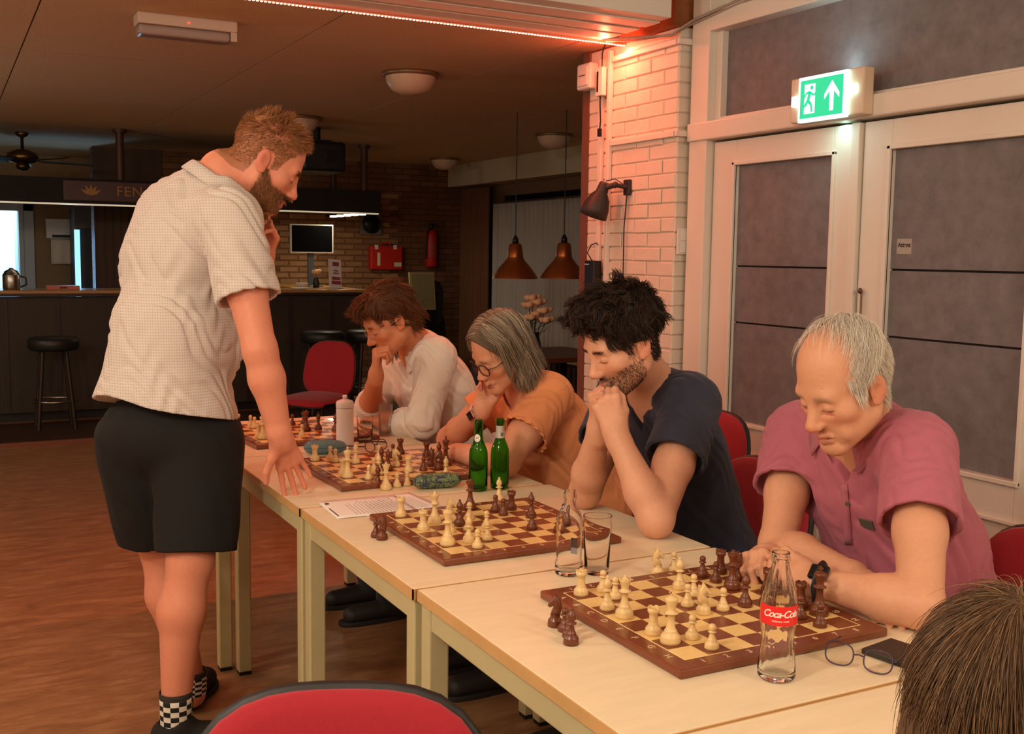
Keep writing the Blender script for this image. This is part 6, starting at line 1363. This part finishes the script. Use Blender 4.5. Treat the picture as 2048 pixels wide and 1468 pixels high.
t = thing('drinks_cooler', 'tall dark drinks cooler with a blue lit glass edge', 'fridge', (1.37, 12.9, 0)); ob('cooler_body', MB().bx(-.06, .18, -.3, .3, 0, 1.9), black_plastic, t, bevel=.01); ob('cooler_light', MB().bx(-.075, -.02, -.315, -.302, .3, 1.66), M('cooler_blue', (.2, .5, 1), .4, emit=(.22, .55, 1), es=2.2), t); ob('cooler_header', MB().bx(-.075, .18, -.32, -.30, 1.68, 1.9), M('header_grey', S(80, 70, 72), .4), t)
area('cooler_light', (1.25, 12.5, 1.1), .1, 10, (.3, .6, 1), (PI/2, 0, PI), sy=1.0)
t = thing('ceiling_fan', 'brass ceiling fan with dark blades in the lit recess', 'fan', (.70, 10.9, 2.5)); br = M('fan_brass', S(120, 90, 46), .35, .9); ob('fan_rod', MB().lathe([(0, 0), (.06, 0), (.05, -.03), (.014, -.05), (.014, -.16), (0, -.16)], 20), br, t); ob('motor', MB().lathe([(0, -.15), (.05, -.155), (.13, -.19), (.14, -.24), (.10, -.27), (.05, -.28), (.06, -.31), (.04, -.34), (0, -.345)], 28), br, t)
for k in range(5): a = k*2*PI/5+.2; ob('blade', MB().box((.38*math.cos(a), .38*math.sin(a), -.255), (.46, .12, .008), rotm(.18, 0, a)), dark_wood, t)
t = thing('framed_picture', 'pale framed print leaning on the stacked chairs', 'picture', (4.50, 10.55, .86), .12); R = rotm(-.12, 0, 0); ob('picture_frame', MB().box((0, 0, .2), (.30, .02, .40), R), M('frame_cream', S(170, 150, 105), .6), t); ob('picture_print', MB().box((0, -.012, .2), (.26, .004, .36), R), M('print_green', S(140, 132, 92), .7, var=.15, vs=14), t)
# chairs stacked by the wall, each one its own
for k in range(4):
    c = copy_tree(chair0, None, (4.62, 10.95, .012+k*.11), PI); c['label'] = ('lowest', 'second lowest', 'second highest', 'topmost')[k]+' chair of the dark stack behind the leaning print'; c['group'] = 'chairs stacked at the far wall'
# small dark table with flowers, chair
t = thing('side_table', 'dark wooden table under the hanging brass lamps', 'table', (3.95, 6.95, 0)); ob('table_top', MB().bx(-.42, .42, -.42, .42, .70, .735), M('table_brown', S(92, 56, 34), .4, var=.15), t, bevel=.004)
for sx_ in (-1, 1):
    for sy_ in (-1, 1): ob('leg', MB().bx(sx_*.37-.03, sx_*.37+.03, sy_*.37-.03, sy_*.37+.03, 0, .70), dark_wood, t)
q = V3(3.80, 6.85, .736); t = thing('flower_vase', 'pale peach flowers in a dark vase on the table under the hanging lamps', 'flowers', q); ob('vase', MB().lathe([(0, 0), (.05, 0), (.06, .06), (.04, .14), (.045, .16), (.035, .16), (0, .03)], 20), black_plastic, t)
rr = random.Random(8); fm = M('peach_petal', S(236, 200, 160), .6); lm_ = M('leaf_dark', S(44, 50, 30), .6)
for k, (x, y, z) in enumerate(((-.01, .01, .40), (.02, -.02, .37), (-.04, .0, .35), (.03, .03, .28), (.09, -.02, .24), (-.01, .02, .26), (.06, -.04, .31))):
    m = MB()
    for j in range(8): a = j*2.4; r = .010+.0055*j; m.lathe([(0, -.022), (.026, -.008), (.034, .014), (.022, .024)], 7, (x+r*math.cos(a), y+r*math.sin(a), z+.006*(j % 3)))
    ob('blossom', m, fm, t); ob('stem', MB().cyl((0, 0, .05), (x, y, z-.01), .003, n=5), lm_, t); ob('leaf', MB().add([(x*.5, y*.5, z*.6), (x*.5+.05, y*.5+.02, z*.6+.02), (x*.5+.07, y*.5, z*.6+.05), (x*.5+.02, y*.5-.03, z*.6+.03)], [(0, 1, 2, 3)]), lm_, t)
# hanging brass lamps
for k, (px, lab) in enumerate(((1030, 'brass funnel pendant lamp left of its twin'), (1127, 'brass funnel pendant lamp beside the brick pier'))):
    q = P(px, 557, D=(8.1, 7.9)[k]); t = thing('pendant_lamp', lab, 'lamp', (q[0], q[1], q[2]), 0, 'brass funnel pendant lamps'); bm2 = M('copper_brass', S(190, 120, 66), .38, .85)
    ob('shade', MB().lathe([(.172, 0), (.165, .018), (.125, .075), (.085, .12), (.062, .15), (.060, .165), (.048, .25), (.030, .262), (.026, .262), (.044, .248), (.056, .165), (.08, .12), (.12, .073), (.160, .016), (.168, 0)], 32), bm2, t); ob('lamp_holder', MB().lathe([(0, .26), (.024, .262), (.022, .29), (.008, .32), (0, .32)], 16), black_plastic, t); ob('cable', MB().cyl((0, 0, .31), (0, 0, 2.5-q[2]), .004, n=6), black_plastic, t); ob('bulb', MB().lathe([(0, .10), (.025, .12), (.03, .15), (.015, .19), (0, .19)], 14), M('opal_glass', S(205, 175, 150), .35), t)
# drape and sheer curtain
def curtain(name, lab, x, y0, y1, z0, z1, mat, amp, n, cat):
    t = thing(name, lab, cat, (x, (y0+y1)/2, z0)); m = MB(); L = y1-y0
    m.grid(lambda u, w_: (amp*math.sin(2*PI*n*u+.6*math.sin(9*u))*(.6+.4*(1-w_))+amp*.3*math.sin(2*PI*n*2.3*u), (u-.5)*L, w_*(z1-z0)), n*10+1, 10); o = ob('curtain_cloth', m, mat, t); o.modifiers.new('solid', 'SOLIDIFY').thickness = .003
    ob('curtain_rail', MB().cyl((0, -L/2, z1-z0+.012), (0, L/2, z1-z0+.012), .009, n=8), steel, t)
curtain('drape', 'brown folded drape beside the sheer curtain', 5.52, 11.05, 11.75, .02, 2.22, cloth('drape_brown', S(112, 72, 46)), .035, 7, 'curtain')
curtain('sheer_curtain', 'grey white gathered sheer curtain before the dark window', 5.54, 6.4, 10.95, .43, 2.02, cloth('sheer_grey', S(176, 170, 165)), .022, 44, 'curtain')
t = thing('radiator', 'dark low radiator below the sheer curtain', 'radiator', (5.58, 9.3, .06)); 
for k in range(24): ob('fin', MB().bx(-.05, .05, -1.2+k*.1, -1.13+k*.1, 0, .28), M('radiator_dark', S(52, 34, 26), .5), t, bevel=.006)
ob('radiator_rail', MB().bx(-.03, .03, -1.2, 1.2, .28, .30).bx(-.03, .03, -1.2, 1.2, -.055, 0), M('radiator_dark', S(52, 34, 26), .5), t)
# white table by the doors behind the pink polo shirt
t = thing('table', 'white topped table standing against the double doors', 'table', (2.74, 1.36, 0)); ob('table_top', MB().bx(-.28, .28, -.5, .5, .715, .74), M('white_top', S(225, 215, 205), .4), t, bevel=.003)
for sx_ in (-1, 1):
    for sy_ in (-1, 1): ob('leg', MB().bx(sx_*.24-.02, sx_*.24+.02, sy_*.46-.02, sy_*.46+.02, 0, .715), frame_m, t)
